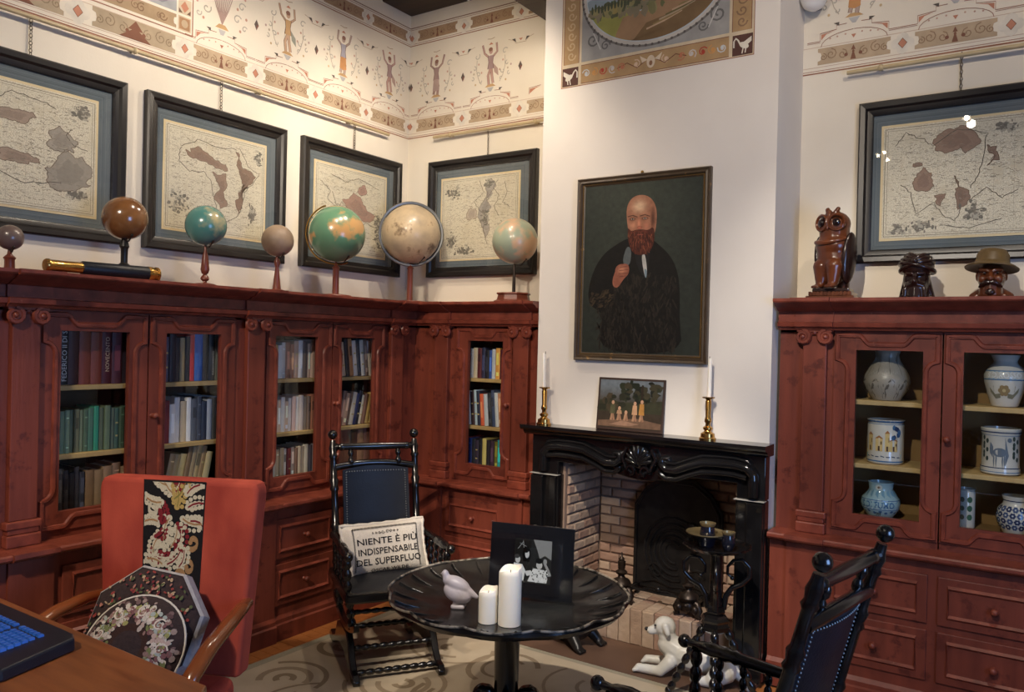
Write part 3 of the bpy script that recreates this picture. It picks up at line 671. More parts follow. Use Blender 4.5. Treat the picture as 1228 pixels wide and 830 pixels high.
def book(side, s, zb, w, h, dep, front, c, lean=0, label='', group='', bands=None, title=None, tcol=(220, 210, 180), kind=0):
    """s = left foot of the book, front = where the spine stands (distance out)"""
    mb = MB(); cv = .0025
    if kind == 0:
        mb.add([(0, dep, 0), (0, .004, 0), (w*.25, 0, 0), (w*.75, 0, 0), (w, .004, 0), (w, dep, 0), (w-cv, dep, 0), (w-cv, .008, 0), (cv, .008, 0), (cv, dep, 0)]+
               [(0, dep, h), (0, .004, h), (w*.25, 0, h), (w*.75, 0, h), (w, .004, h), (w, dep, h), (w-cv, dep, h), (w-cv, .008, h), (cv, .008, h), (cv, dep, h)],
               [[i, (i+1) % 10, 10+(i+1) % 10, 10+i] for i in range(10)]+[[0, 1, 8, 9], [1, 2, 3, 4, 7, 8], [4, 5, 6, 7], [10, 11, 18, 19], [11, 12, 13, 14, 17, 18], [14, 15, 16, 17]])
    o = mb.build('book', bookmat(c), None, 30)
    prop(o, label, 'book', group)
    MB().box(cv, w-cv, .0085, dep-.004, .003, h-.004).build('pages', M['pages'], o, 0)
    if bands or title:
        p = Paint(lambda u, v, q: Vector((u, -.0004-q, v)))
        for (v0, v1, cc) in bands or []: p.rect(w*.22, w*.78, v0*h, v1*h, cc, 1)
        if title: p.text(title[0], w*(.5+title[1]*.28), h*title[2], title[3], tcol, 2, 'LEFT', pi/2)
        p.build('spine_title' if title else 'spine_bands', M['print'], o)
    Ml = Matrix.Translation((w if lean > 0 else 0, 0, 0)) @ Matrix.Rotation(lean, 4, 'Y') @ Matrix.Translation((-w if lean > 0 else 0, 0, 0))
    if side == 'L': Mw = Matrix.Translation((front, s, zb)) @ Matrix.Rotation(pi/2, 4, 'Z')
    else: Mw = Matrix.Translation((s, -front, zb))
    o.matrix_world = Mw @ Ml
    return o
def row(side, s0, s1, zb, hs, cols, place, shelf, rnd, front=-.215, lean=0, depth=.16, titles={}, wr=None, bandp=.5, gap=.0008):
    """fill a shelf from s0 to s1 with the given covers"""
    n = len(cols); ws = [rnd.uniform(.8, 1.2) for _ in range(n)] if wr is None else list(wr)
    c_ = cos(lean); tot = (s1-s0-(hs[1]*abs(sin(lean)) if lean else 0)-gap*n)*c_; k = tot/sum(ws); s = s0 if lean >= 0 else s0+hs[1]*abs(sin(lean))
    for i, c in enumerate(cols):
        w_ = ws[i]*k; h = rnd.uniform(*hs)
        bd = None
        if rnd.random() < bandp:
            l = lambda q: tuple(int(min(255, x*q+25)) for x in c)
            bd = rnd.choice([[(.12, .15, l(1.5)), (.80, .83, l(1.5))], [(.55, .80, l(.55))], [(.10, .22, l(1.6)), (.45, .85, l(1.35))], [(.62, .66, (200, 180, 120)), (.30, .34, (200, 180, 120))], [(.25, .75, l(1.45))]])
        ti = titles.get(i)
        lab = '%s book, %s from left on the %s shelf behind %s' % (cname(c), ORD[i], shelf, place)
        book(side, s, zb, w_, h, depth*rnd.uniform(.92, 1.05), front-rnd.uniform(0, .012), c, lean, lab, 'books behind '+place, bd if not ti else None, ti[0] if ti else None, ti[1] if ti else (220, 210, 180))
        s += w_/c_+gap
rnd = random.Random(11)
PA, PB, PC, PD, PE = 'leftmost visible glass door', "left wall's second glass door", "left wall's third glass door", 'glass door nearest the corner', "back wall's single glass door"
T, Mi, Bo = 'top', 'middle', 'bottom'
MAR, BRK = (74, 26, 28), (96, 42, 30)
row('L', -2.100, -1.775, 1.386, (.232, .246), [(20, 18, 20), (64, 26, 28), (112, 48, 34), (112, 48, 34), (70, 22, 30), (74, 32, 38), (44, 34, 48)], PA, T, rnd, wr=[.8, 1, 1.1, 1.1, 1, 1.05, 1], depth=.2,
    titles={0: (('FEDERICO II DI SVEVIA', 1, .06, .030), (226, 226, 222)), 4: (('NOVECENTO', 1, .22, .026), (216, 190, 160))})
row('L', -2.100, -1.775, 1.086, (.185, .20), [(96, 120, 100), (120, 142, 116), (88, 104, 84), (110, 112, 84), (104, 116, 92), (70, 92, 74), (66, 104, 88), (40, 130, 104), (84, 96, 76), (90, 108, 84), (92, 104, 86), (66, 92, 78), (60, 84, 70), (52, 80, 66)], PA, Mi, rnd, bandp=.3)
row('L', -2.100, -1.775, .823, (.17, .20), [(70, 68, 68), (60, 58, 62), (46, 46, 52), (58, 58, 66), (40, 44, 58), (120, 96, 70), (134, 110, 82), (142, 116, 88), (128, 100, 76), (140, 116, 90)], PA, Bo, rnd, bandp=.7, wr=[.6, .6, .6, .6, .7, 1, 1, 1.1, 1, 1])
row('L', -1.606, -1.275, 1.386, (.215, .24), [(88, 84, 100), (30, 32, 36), (40, 44, 46), (168, 148, 108), (28, 30, 36), (196, 44, 46), (34, 92, 170), (20, 22, 26), (26, 28, 30), (92, 104, 96), (120, 118, 110)], PB, T, rnd, wr=[.7, .9, .7, .7, .7, .7, 1.2, .9, 1, .6, .6],
    titles={8: (('RINASCIMENTO', 1, .12, .017), (200, 200, 196))}, bandp=.4)
row('L', -1.606, -1.275, 1.086, (.19, .225), [(110, 40, 44), (214, 210, 204), (218, 214, 206), (190, 172, 142), (212, 214, 216), (88, 92, 100), (66, 72, 84), (44, 50, 66), (160, 164, 170), (70, 72, 76), (96, 92, 86)], PB, Mi, rnd, bandp=.35)
row('L', -1.606, -1.31, .823, (.20, .245), [(150, 130, 92), (168, 146, 100), (190, 170, 116), (120, 98, 70), (160, 140, 104), (178, 156, 108), (150, 124, 84), (188, 170, 120)], PB, Bo, rnd, lean=.2)
TAN = [(170, 142, 104), (212, 206, 194), (200, 190, 172), (176, 116, 80), (164, 120, 92), (188, 156, 130), (216, 210, 200), (120, 106, 92), (206, 178, 150), (196, 180, 164), (150, 128, 108), (208, 200, 190)]
def pick(n, pal): return [rnd.choice(pal) for _ in range(n)]
row('L', -.948, -.625, 1.386, (.185, .222), [(178, 140, 90), (214, 210, 202), (206, 198, 186), (150, 100, 76), (176, 120, 86), (184, 150, 128), (214, 208, 200), (104, 90, 78), (196, 160, 130), (206, 180, 166), (180, 160, 140)], PC, T, rnd)
row('L', -.948, -.625, 1.086, (.17, .205), pick(4, TAN)+[(214, 206, 196), (202, 172, 160), (216, 210, 200), (196, 182, 170)]+[(150, 132, 112), (120, 98, 80), (164, 112, 92), (180, 160, 146)], PC, Mi, rnd)
row('L', -.948, -.625, .823, (.165, .18), [(186, 176, 156), (196, 170, 130), (178, 156, 120), (214, 204, 184), (130, 56, 46), (170, 150, 130), (120, 90, 70), (196, 178, 150), (200, 184, 160), (208, 200, 184), (90, 92, 110), (120, 122, 130)], PC, Bo, rnd)
row('L', -.455, -.135, 1.386, (.205, .23), [(200, 172, 140), (66, 52, 44), (190, 130, 80), (214, 206, 192), (50, 52, 60), (206, 196, 180), (120, 100, 84), (208, 200, 190), (200, 196, 188)], PD, T, rnd, lean=-.12)
row('L', -.455, -.135, 1.086, (.18, .215), [(130, 100, 84), (176, 142, 116), (98, 78, 66), (196, 186, 168), (44, 48, 84), (36, 34, 44), (200, 186, 160), (118, 84, 64), (180, 150, 90), (206, 176, 110)], PD, Mi, rnd, lean=.2)
row('L', -.455, -.17, .823, (.21, .245), [(120, 84, 66), (134, 96, 74), (100, 72, 58), (150, 116, 92), (128, 92, 80)], PD, Bo, rnd)
row('B', .225, .512, 1.386, (.178, .195), [(60, 88, 78), (206, 200, 190), (196, 180, 150), (90, 34, 40), (40, 44, 70), (28, 30, 38), (50, 86, 160), (190, 200, 214), (222, 160, 76), (80, 30, 44)], PE, T, rnd, bandp=.7)
row('B', .225, .514, 1.086, (.20, .232), [(206, 204, 200), (60, 40, 44), (176, 196, 204), (36, 44, 62), (206, 92, 56), (188, 196, 200), (40, 44, 50), (60, 76, 110), (200, 208, 214), (190, 130, 96)], PE, Mi, rnd, lean=-.08, bandp=.7)
row('B', .225, .512, .823, (.165, .185), [(150, 60, 60), (40, 60, 120), (30, 32, 40), (52, 44, 60), (28, 30, 34), (206, 190, 110), (34, 32, 40), (60, 40, 60), (110, 110, 40), (30, 160, 168)], PE, Bo, rnd, bandp=.7)
# ------------------------------------------------------------------ framed maps
M['gilt'] = mat('gilt_line', (120, 92, 50), (160, 126, 72), .4, metal=.7)
M['rod'] = mat('picture_rail_rod', (176, 156, 118), (198, 180, 142), .4, scale=8)
M['chain'] = mat('chain_metal', (120, 112, 100), (150, 142, 128), .35, metal=.8)
def picture_frame(t, fn, w_, h_, bar, depth, m, prof=None):
    """four mitred bars; fn(u, v, out)"""
    prof = prof or [(0, 0), (0, depth*.8), (bar*.12, depth), (bar*.45, depth*.92), (bar*.6, depth*.62), (bar*.85, depth*.55), (bar, depth*.4), (bar, 0)]
    cs = [(0, 0), (w_, 0), (w_, h_), (0, h_)]; ins = [(1, 1), (-1, 1), (-1, -1), (1, -1)]
    n = len(prof)
    for k in range(4):
        (a, b), (c, d) = cs[k], cs[(k+1) % 4]; (i, j), (p_, q) = ins[k], ins[(k+1) % 4]
        vs_ = [fn(a+i*x, b+j*x, o) for x, o in prof]+[fn(c+p_*x, d+q*x, o) for x, o in prof]
        MB().add(vs_, [list(range(n)), list(range(n, 2*n))]+[(r_, (r_+1) % n, n+(r_+1) % n, n+r_) for r_ in range(n)]).build('frame_bar', m, t, 25)
def blob(rnd, cx, cy, r, n=14, jit=.35, ax=1.0):
    return [(cx+r*ax*(1+rnd.uniform(-jit, jit))*cos(2*pi*k/n), cy+r*(1+rnd.uniform(-jit, jit))*sin(2*pi*k/n)) for k in range(n)]
def hang_map(label, fn, base, chain_u, seed, lands, dark, coast, wide=.905):
    W_, H_ = wide, .81; t = thing('framed_map', label, 'framed map', base, group='framed antique maps')
    f = lambda u, v, o: fn(u, v, o)-Vector(base)
    picture_frame(t, f, W_, H_, .068, .042, M['black'])
    def pl(name, u0, u1, v0, v1, o, m, par=t): return MB().add([f(u, v, q) for q in (o-.003, o) for (u, v) in ((u0, v0), (u1, v0), (u1, v1), (u0, v1))], [(0, 1, 2, 3), (4, 5, 6, 7), (0, 1, 5, 4), (1, 2, 6, 5), (2, 3, 7, 6), (3, 0, 4, 7)]).build(name, m, par, 0)
    pl('backing', .03, W_-.03, .03, H_-.03, .006, M['black'])
    mt = pl('mount', .055, W_-.055, .055, H_-.055, .010, M['mat'])
    u0, u1, v0, v1 = .117, W_-.147 if wide > .89 else W_-.117, .122, H_-.135
    pl('fillet', u0-.012, u1+.012, v0-.012, v1+.012, .0125, M['cream'])
    pl('map_sheet', u0, u1, v0, v1, .0145, M['paper'])
    rnd = random.Random(seed); w_, h_ = u1-u0, v1-v0
    p = Paint(lambda u, v, h: f(u0+u*w_, v0+v*h_, .0148+h), .00015)
    pm_ = Paint(lambda u, v, h: f(u, v, .0104+h), .00015)
    for q, c in ((.030, (122, 132, 138)), (.038, (78, 90, 100)), (.052, (128, 138, 144))): pm_.line([(u0-q, v0-q), (u1+q, v0-q), (u1+q, v1+q), (u0-q, v1+q)], .0022, c, 1, True)
    pm_.build('mount_lines', M['print'], mt)
    ink = (96, 88, 78)
    p.line([(.012, .016), (.988, .016), (.988, .984), (.012, .984)], .006, (120, 108, 92), 1, True); p.line([(.03, .035), (.97, .035), (.97, .965), (.03, .965)], .004, (140, 128, 112), 1, True)
    for k in range(1, 8): p.line([(.03, k/8), (.97, k/8+rnd.uniform(-.01, .01))], .0016, (168, 158, 142), 1); p.line([(k/8, .035), (k/8+rnd.uniform(-.01, .01), .965)], .0012, (168, 158, 142), 1)
    for (pts, c) in lands:
        q = rough(pts, .11, rnd); c = tuple(int(x*.72+150*.28) for x in c); p.poly(q, c, 2); p.line(q, .004, (112, 90, 74), 4, True)
        cx = sum(a for a, b in q)/len(q); cy = sum(b for a, b in q)/len(q); p.poly([(cx+(a-cx)*.6, cy+(b-cy)*.6) for a, b in q], tuple(int(x*.93) for x in c), 3)
    for pts in coast:
        q = [(a+rnd.uniform(-.008, .008), b+rnd.uniform(-.008, .008)) for i in range(len(pts)-1) for (a, b) in [(pts[i][0]+(pts[i+1][0]-pts[i][0])*s/5, pts[i][1]+(pts[i+1][1]-pts[i][1])*s/5) for s in range(5)]]+[pts[-1]]
        p.line(q, .0055, ink, 3)
    for (cx, cy, rw, rh) in dark:                         # engraved cartouches
        for k in range(60):
            a, b = cx+rnd.gauss(0, rw*.45), cy+rnd.gauss(0, rh*.45)
            if .03 < a < .97 and .04 < b < .96: p.ell(a, b, rnd.uniform(.004, .02), rnd.uniform(.004, .02), rnd.choice([(120, 114, 104), (140, 132, 120), (126, 120, 110), (180, 172, 156)]), 4+k % 3, 7, 0, .3, rnd)
    for k in range(620):                                  # place names, rivers
        a, b = rnd.uniform(.05, .93), rnd.uniform(.06, .94); l = rnd.uniform(.01, .035)
        p.line([(a, b), (a+l*.5, b+rnd.uniform(-.008, .008)), (a+l, b+rnd.uniform(-.01, .01))], .0032, rnd.choice([(150, 140, 124), (128, 118, 104), (160, 148, 130)]), 3)
    p.build('map_print', M['print'], t)
    pl('glass_pane', .05, W_-.05, .05, H_-.05, .0225, M['glass'])
    # hanging chain up to the rod
    mb = MB(); cu = chain_u
    for k in range(11): mb.tube([f(cu+(.006 if k % 2 else .002)*cos(a), H_+.008+k*.017+.011*sin(a), .014+(.002 if k % 2 else .006)*cos(a)) for a in [i*pi/3 for i in range(6)]], .0022, 4, True)
    mb.build('hanging_chain', M['chain'], t, 40)
    return t
fL = lambda y0: (lambda u, v, o: Vector((WX+o, y0+u, 2.06+v)))
fB = lambda x0: (lambda u, v, o: Vector((x0+u, WY-o, 2.06+v)))
rr = random.Random(21); BRW = (160, 124, 100); BRD = (146, 112, 90)
hang_map('framed map with pale faded print, leftmost on the left wall, partly out of view', fL(-2.545), (WX, -2.09, 2.06), .45, 1,
    [(blob(rr, .42, .73, .06, 16, .4, 2.4), (178, 150, 128)), (blob(rr, .45, .40, .055, 16, .3, 2.6), (176, 146, 124)), (blob(rr, .82, .35, .16, 18, .3), (170, 156, 138)), (blob(rr, .75, .6, .10, 18, .3), (176, 162, 144))],
    [(.9, .88, .07, .08), (.87, .16, .08, .04)], [[(.3, .85), (.4, .92), (.6, .9), (.7, .86)], [(.82, .72), (.78, .66), (.84, .58), (.94, .56)], [(.1, .9), (.25, .7), (.2, .5)], [(.2, .3), (.5, .2), (.8, .26)]])
hang_map('framed map of Africa in brown and ink, second from left on the left wall', fL(-1.534), (WX, -1.085, 2.06), .45, 2,
    [([(.18, .78), (.30, .84), (.45, .76), (.58, .72), (.60, .66), (.48, .66), (.33, .70), (.22, .72)], BRW), ([(.44, .62), (.58, .63), (.56, .44), (.60, .30), (.53, .26), (.49, .42)], BRW), ([(.68, .88), (.72, .86), (.76, .72), (.90, .66), (.82, .56), (.76, .36), (.72, .24), (.70, .30), (.76, .46), (.75, .60), (.69, .74)], BRD)],
    [(.13, .24, .09, .12), (.92, .86, .05, .06), (.86, .26, .03, .08)], [[(.14, .80), (.12, .66), (.22, .58), (.36, .60), (.44, .52), (.46, .36), (.52, .20), (.60, .14), (.70, .2), (.76, .32), (.78, .48), (.88, .60), (.94, .7), (.82, .74), (.72, .92)], [(.14, .8), (.3, .9), (.5, .88), (.68, .9)], [(.86, .36), (.9, .30), (.88, .18), (.83, .24), (.86, .36)]])
hang_map('framed map with reddish land at the centre, nearest the corner on the left wall', fL(-.500), (WX, -.05, 2.06), .45, 3,
    [([(.36, .62), (.46, .66), (.52, .74), (.62, .70), (.70, .60), (.86, .52), (.80, .44), (.66, .42), (.54, .48), (.44, .54)], (188, 140, 118)), (blob(rr, .64, .78, .07, 12), (190, 140, 122))],
    [(.90, .2, .06, .16), (.88, .42, .05, .1), (.12, .14, .05, .05)], [[(.06, .8), (.2, .7), (.16, .6), (.3, .5), (.36, .6), (.5, .46), (.62, .3), (.7, .4), (.9, .34)], [(.2, .9), (.4, .84), (.6, .92), (.9, .84)], [(.08, .4), (.2, .3), (.3, .36), (.4, .2)], [(.22, .7), (.28, .56), (.34, .50)]])
hang_map('framed map with engraved scenes at its left, on the back wall left of chimney', fB(-.342), (.11, WY, 2.06), .50, 4,
    [(blob(rr, .40, .54, .07, 14, .4), (206, 184, 160)), ([(.60, .92), (.66, .96), (.72, .86), (.66, .80), (.60, .70), (.66, .6), (.58, .52), (.64, .36), (.60, .24), (.56, .36), (.5, .6)], (184, 172, 158))],
    [(.16, .82, .10, .07), (.14, .22, .06, .10), (.30, .10, .12, .06), (.62, .9, .06, .05), (.58, .5, .05, .10)], [[(.5, .94), (.56, .8), (.44, .7), (.5, .6), (.58, .5), (.56, .34), (.62, .16)], [(.82, .9), (.86, .76), (.80, .66), (.9, .6)], [(.74, .94), (.68, .84), (.76, .74), (.7, .62), (.76, .5)]])
hang_map('large framed map of Asia with brown lands, on the back wall above the cabinet', fB(2.497), (3.0, WY, 2.06), .45, 5,
    [([(.34, .82), (.40, .90), (.52, .95), (.62, .88), (.66, .80), (.56, .70), (.53, .76), (.44, .72), (.36, .75)], BRW), ([(.22, .52), (.28, .62), (.34, .56), (.36, .44), (.30, .40), (.22, .44)], BRW), ([(.36, .36), (.44, .37), (.40, .26)], BRW), ([(.49, .52), (.52, .42), (.59, .38), (.58, .26), (.52, .22), (.5, .36)], BRD), ([(.70, .76), (.76, .74), (.78, .62), (.70, .58), (.75, .66), (.71, .70)], BRD), (blob(rr, .24, .64, .02, 10, .3, 2), BRW)],
    [(.12, .07, .07, .05), (.28, .10, .09, .06), (.62, .18, .07, .08), (.82, .9, .06, .06)], [[(.08, .82), (.16, .94), (.28, .86), (.34, .80), (.5, .92), (.7, .86), (.68, .66), (.64, .5), (.6, .4)], [(.12, .48), (.2, .4), (.24, .2), (.36, .3), (.42, .18), (.5, .12), (.54, .24)], [(.6, .3), (.7, .4), (.8, .3), (.9, .36)], [(.4, .1), (.6, .06), (.8, .12)]], wide=.905)
# picture rods
def rod(label, a, b, brk):
    t = thing('picture_rail', label, 'picture rail', tuple((Vector(a)+Vector(b))/2)); O = Vector(t.location)
    MB().tube([Vector(a)-O, Vector(b)-O], .011, 8).build('rod', M['rod'], t, 50)
    for q in brk:
        c = Vector(a).lerp(Vector(b), q)-O; n = Vector((-1, 0, 0)) if abs(a[0]-b[0]) < .01 else Vector((0, 1, 0))
        mb = MB(); mb.tube([c, c+n*.04], .007, 6); mb.ball(c, .017, 10, 6); mb.build('bracket', M['rod'], t, 50)
rod('thin cream picture rail below the frieze on the left wall', (WX+.04, -3.4, 3.04), (WX+.04, .25, 3.04), (.30, .49, .70, .90))
rod('thin cream picture rail left of the chimney breast on the back wall', (-.295, WY-.04, 3.04), (.83, WY-.04, 3.04), (.13, .75))
rod('thin cream picture rail right of the chimney breast on the back wall', (2.436, WY-.04, 3.035), (4.2, WY-.04, 3.035), (.09, .6))
# ------------------------------------------------------------------ portrait over the fireplace
M['pframe'] = mat('portrait_frame_wood', (58, 46, 34), (80, 64, 46), .4, scale=10, wear=(150, 112, 62), wscale=14, wamt=.62)
PB_ = (1.115, CHY, 1.528); t = thing('portrait_painting', 'portrait painting of a bald bearded man in dark coat, above the fireplace', 'painting', PB_)
f = lambda u, v, o: Vector((u, -o, v))
picture_frame(t, f, .772, 1.008, .045, .034, M['pframe'], [(0, 0), (0, .026), (.006, .034), (.016, .028), (.026, .030), (.034, .018), (.045, .014), (.045, 0)])
mbg = MB()
for q in (.036,): mbg.tube([f(u, v, .0185) for u, v in ((q, q), (.772-q, q), (.772-q, 1.008-q), (q, 1.008-q))], .0035, 6, True)
mbg.build('gilt_slip', M['gilt'], t, 40)
MB().add([f(u, v, o) for o in (.002, .012) for u, v in ((.04, .04), (.732, .04), (.732, .968), (.04, .968))], [(0, 1, 2, 3), (4, 5, 6, 7), (0, 1, 5, 4), (1, 2, 6, 5), (2, 3, 7, 6), (3, 0, 4, 7)]).build('canvas', mat('canvas_ground', (40, 42, 36), (52, 54, 46), .6), t, 0)
def pc(x, y):                                             # point of the portrait crop -> canvas
    xl = 80+(y-110)/632*-18; xr = 530+(y-58)/687*-27; u = (x-xl)/(xr-xl); yt = 110-52*u; yb = 742+3*u
    return (.043+u*.686, .965-(y-yt)/(yb-yt)*.922)
p = Paint(lambda u, v, h: f(u, v, .0124+h), .00012)
p.grid(.043, .729, .043, .965, 10, 12, lambda a, b: (46+14*sin(a*3)*b+4*b, 50+14*sin(a*3)*b+5*b, 44+10*sin(a*3)*b+5*b), 1)
def pp(pts, c, l, it=2): p.poly(chaikin([pc(*q) for q in pts], it), c, l)
def ps(x, y, a, b, c0, c1, l, rot=0): p.soft(*pc(x, y), a/450*.686, b/680*.922, c0, c1, l, 20, 4, rot)
rr = random.Random(4)
BGC = (58, 62, 54)
for k in range(0): p.ell(rr.uniform(.08, .70), rr.uniform(.4, .95), rr.uniform(.02, .06), rr.uniform(.01, .04), rr.choice([(56, 60, 52), (60, 64, 56), (58, 62, 55)]), 2, 10, rr.uniform(0, 3), .2, rr)
pp([(250, 300), (205, 325), (150, 365), (110, 430), (88, 510), (95, 560), (130, 580), (150, 600), (125, 740), (445, 742), (436, 600), (440, 500), (432, 420), (405, 360), (350, 310), (330, 295)], (24, 22, 20), 3)
for k in range(420):
    a, b = rr.uniform(125, 425), rr.uniform(440, 735)
    if a < 190 and b < 560: continue
    p.ell(*pc(a, b), rr.uniform(.010, .03), rr.uniform(.003, .006), rr.choice([(40, 35, 30), (38, 34, 29), (45, 39, 33), (35, 31, 27), (49, 43, 36)]), 4, 8, rr.uniform(1.0, 2.1), .2, rr)
for k in range(60): p.ell(*pc(rr.uniform(100, 190), rr.uniform(505, 565)), rr.uniform(.006, .016), rr.uniform(.003, .007), rr.choice([(58, 48, 36), (46, 38, 30), (70, 58, 42)]), 5, 8, rr.uniform(.2, 1), .2, rr)
pp([(270, 330), (335, 330), (330, 380), (318, 460), (300, 440), (280, 400)], (34, 33, 34), 5)
pp([(298, 365), (314, 355), (322, 430), (314, 462)], (188, 186, 178), 6); pp([(308, 415), (322, 420), (316, 462)], (120, 138, 146), 7)
pp([(224, 400), (244, 328), (264, 343), (256, 410)], (92, 98, 98), 6)
pp([(188, 455), (205, 415), (225, 400), (246, 398), (254, 414), (250, 440), (232, 456), (208, 494), (188, 486)], (150, 92, 72), 7)
ps(224, 425, 26, 26, (192, 130, 100), (150, 92, 72), 8)
for (a, b, c, d) in ((216, 414, 246, 408), (214, 426, 250, 421), (212, 438, 248, 434), (214, 449, 240, 446)): p.line([pc(a, b), pc(c, d)], .0035, (116, 66, 54), 9)
pp([(246, 240), (244, 190), (256, 158), (285, 136), (318, 134), (346, 152), (360, 190), (358, 240), (352, 280), (330, 312), (268, 312), (252, 275)], (164, 112, 86), 8, 3)
ps(294, 178, 44, 44, (222, 186, 150), (164, 112, 86), 9); ps(345, 225, 14, 60, (96, 60, 46), (164, 112, 86), 9)
ps(268, 252, 20, 22, (204, 142, 110), (164, 112, 86), 10); ps(320, 252, 18, 22, (188, 120, 94), (164, 112, 86), 10)
ps(268, 228, 19, 9, (92, 58, 46), (164, 112, 86), 11); ps(315, 224, 19, 9, (88, 54, 44), (164, 112, 86), 11)
ps(292, 244, 9, 24, (214, 140, 108), (170, 112, 86), 12); ps(294, 260, 11, 7, (196, 110, 86), (160, 100, 78), 13)
for (a, b) in ((268, 228), (315, 224)):
    p.ell(*pc(a, b), .009, .0045, (186, 170, 156), 13, 10); p.ell(*pc(a, b), .0045, .0045, (30, 22, 20), 14, 8); p.line([pc(a-19, b-8), pc(a, b-14), pc(a+19, b-8)], .006, (96, 62, 46), 14)
pp([(248, 258), (262, 276), (280, 268), (306, 266), (326, 270), (348, 252), (352, 300), (338, 345), (302, 368), (266, 358), (250, 316)], (84, 42, 32), 14)
for k in range(260):
    a = rr.uniform(252, 346); b = rr.uniform(268, 350)
    if b < 268+abs(a-296)*-.1+6 or abs(a-300) > 52-(b-268)*.28: continue
    p.line([pc(a, b), pc(a+rr.uniform(-4, 4)+(a-300)*.03, b+rr.uniform(9, 20))], rr.uniform(.0025, .005), rr.choice([(112, 58, 42), (92, 46, 34), (70, 34, 28), (130, 74, 52), (60, 30, 26)]), 15+k % 4)
p.line([pc(270, 280), pc(284, 272), pc(296, 277), pc(310, 271), pc(324, 278)], .008, (104, 54, 40), 20); p.line([pc(286, 287), pc(308, 286)], .005, (146, 78, 66), 21)
p.build('oil_portrait', M['oil'], t)
mb = MB(); mb.ball((.386, -.012, 1.016), .009, 10, 6); mb.tube([(.386, -.012, 1.01), (.386, -.012, .99)], .005, 6); mb.build('hook', M['brass'], t, 50)
# ------------------------------------------------------------------ fireplace
FP = (1.54, -.02, .006); t = thing('fireplace', 'carved black marble fireplace with brick firebox in the chimney breast', 'fireplace', FP); O = -Vector(FP)
FY = -.02                                                 # front of the jambs
mb = MB(); mb.add(*(lambda pr: ([(x+(.0 if x < 1.5 else 0), y, z) for x in (0, 1) for y, z in pr], [list(range(len(pr))), list(range(len(pr), 2*len(pr)))]+[(i, (i+1) % len(pr), len(pr)+(i+1) % len(pr), len(pr)+i) for i in range(len(pr))]))([(CHY, 1.10), (-.03, 1.10), (-.045, 1.112), (-.05, 1.124), (-.078, 1.130), (-.086, 1.140), (-.086, 1.156), (CHY, 1.156)]), Matrix.Translation((.845, 0, 0)) @ Matrix.Diagonal((1.385, 1, 1, 1)))
mb.build('mantel_shelf', M['marble'], t, 30, loc=O)
for s, (x0, x1, xi) in enumerate(((.885, 1.062, 1.062), (2.068, 2.212, 2.068))):
    mb = MB(); mb.box(x0, x1, FY+.012, CHY, .006, .88)
    a, b = (x0, x1)
    mb.box(a-.006, b+.006, FY-.012, CHY, .006, .10)
    o_ = (a+.004, a+.085) if s == 0 else (b-.085, b-.004)
    mb.box(o_[0], o_[1], FY-.010, FY+.014, .10, .872)
    i_ = (b-.060, b-.012) if s == 0 else (a+.012, a+.060)
    mb.box(i_[0], i_[1], FY, FY+.014, .12, .872)
    mb.build('jamb', M['marble'], t, 0, bev=.006, loc=O)
    MB().box(x0-.002, x1+.002, FY-.011, FY+.03, .8795, .8825).build('vein_joint', mat('white_vein', (150, 146, 140), (180, 176, 168), .4), t, 0, loc=O)
# serpentine lintel: front board with a wavy lower edge
def lint(x): 
    u = abs(x-1.563)/.505
    return .905+.05*min(1, u)**.5*0+(.045*(1-cos(min(1, u)*pi*2))/2) if u < 1 else .905
N_ = 40; xs = [1.058+(2.072-1.058)*k/N_ for k in range(N_+1)]
low = [(x, .955-.045*(abs(x-1.563)/.507 < .62)*.5*(1+cos(pi*min(1, (abs(x-1.563)/.507)/.62)))) for x in xs]
poly = [(.885, .882), (1.058, .882)]+low+[(2.072, .882), (2.212, .882), (2.212, 1.10), (.885, 1.10)]
MX = Matrix(((1, 0, 0, 0), (0, 0, 1, 0), (0, 1, 0, 0), (0, 0, 0, 1)))       # polygon (x, z) extruded along y
mb = MB(); mb.prism(poly, FY+.012, CHY, MX); li = mb.build('lintel', M['marble'], t, 30, bev=.005, loc=O)
mb = MB()                                                   # raised scrolled moulding
for sg in (-1, 1):
    q = [(1.563+sg*(.595), .90), (1.563+sg*.595, 1.00), (1.563+sg*.565, 1.035), (1.563+sg*.50, 1.045), (1.563+sg*.42, 1.045), (1.563+sg*.34, 1.04), (1.563+sg*.27, 1.015), (1.563+sg*.20, .985), (1.563+sg*.145, .985), (1.563+sg*.115, 1.01), (1.563+sg*.125, 1.04), (1.563+sg*.155, 1.04), (1.563+sg*.160, 1.015), (1.563+sg*.142, 1.01)]
    sm = []
    for i in range(len(q)-1):
        for k in range(4): sm.append((q[i][0]+(q[i+1][0]-q[i][0])*k/4, q[i][1]+(q[i+1][1]-q[i][1])*k/4))
    mb.tube([(x, FY+.004, z) for x, z in sm], [.034 if i < 28 else .034-.0012*(i-28) for i in range(len(sm))], 10, False, .8)
    mb.tube([(x, FY-.010, z-.046*(1 if i < 30 else .8)) for i, (x, z) in enumerate(sm[8:38])], .014, 8)
    mb.tube([(x, FY-.004, z+.034) for x, z in sm[6:34]], .010, 8)
mb.build('scroll_moulding', M['marble'], li, 60)
mb = MB(); mb.ball((1.563, FY-.008, 1.035), .058, 18, 10, (1.05, .45, 1.05))
for a in range(9):
    an = pi*(.02+a*.12); mb.tube([(1.563+.012*cos(an), FY-.03, 1.0+.015*sin(an)), (1.563+.045*cos(an), FY-.040, 1.01+.05*sin(an)), (1.563+.072*cos(an), FY-.028, 1.015+.078*sin(an))], [.006, .011, .007], 6)
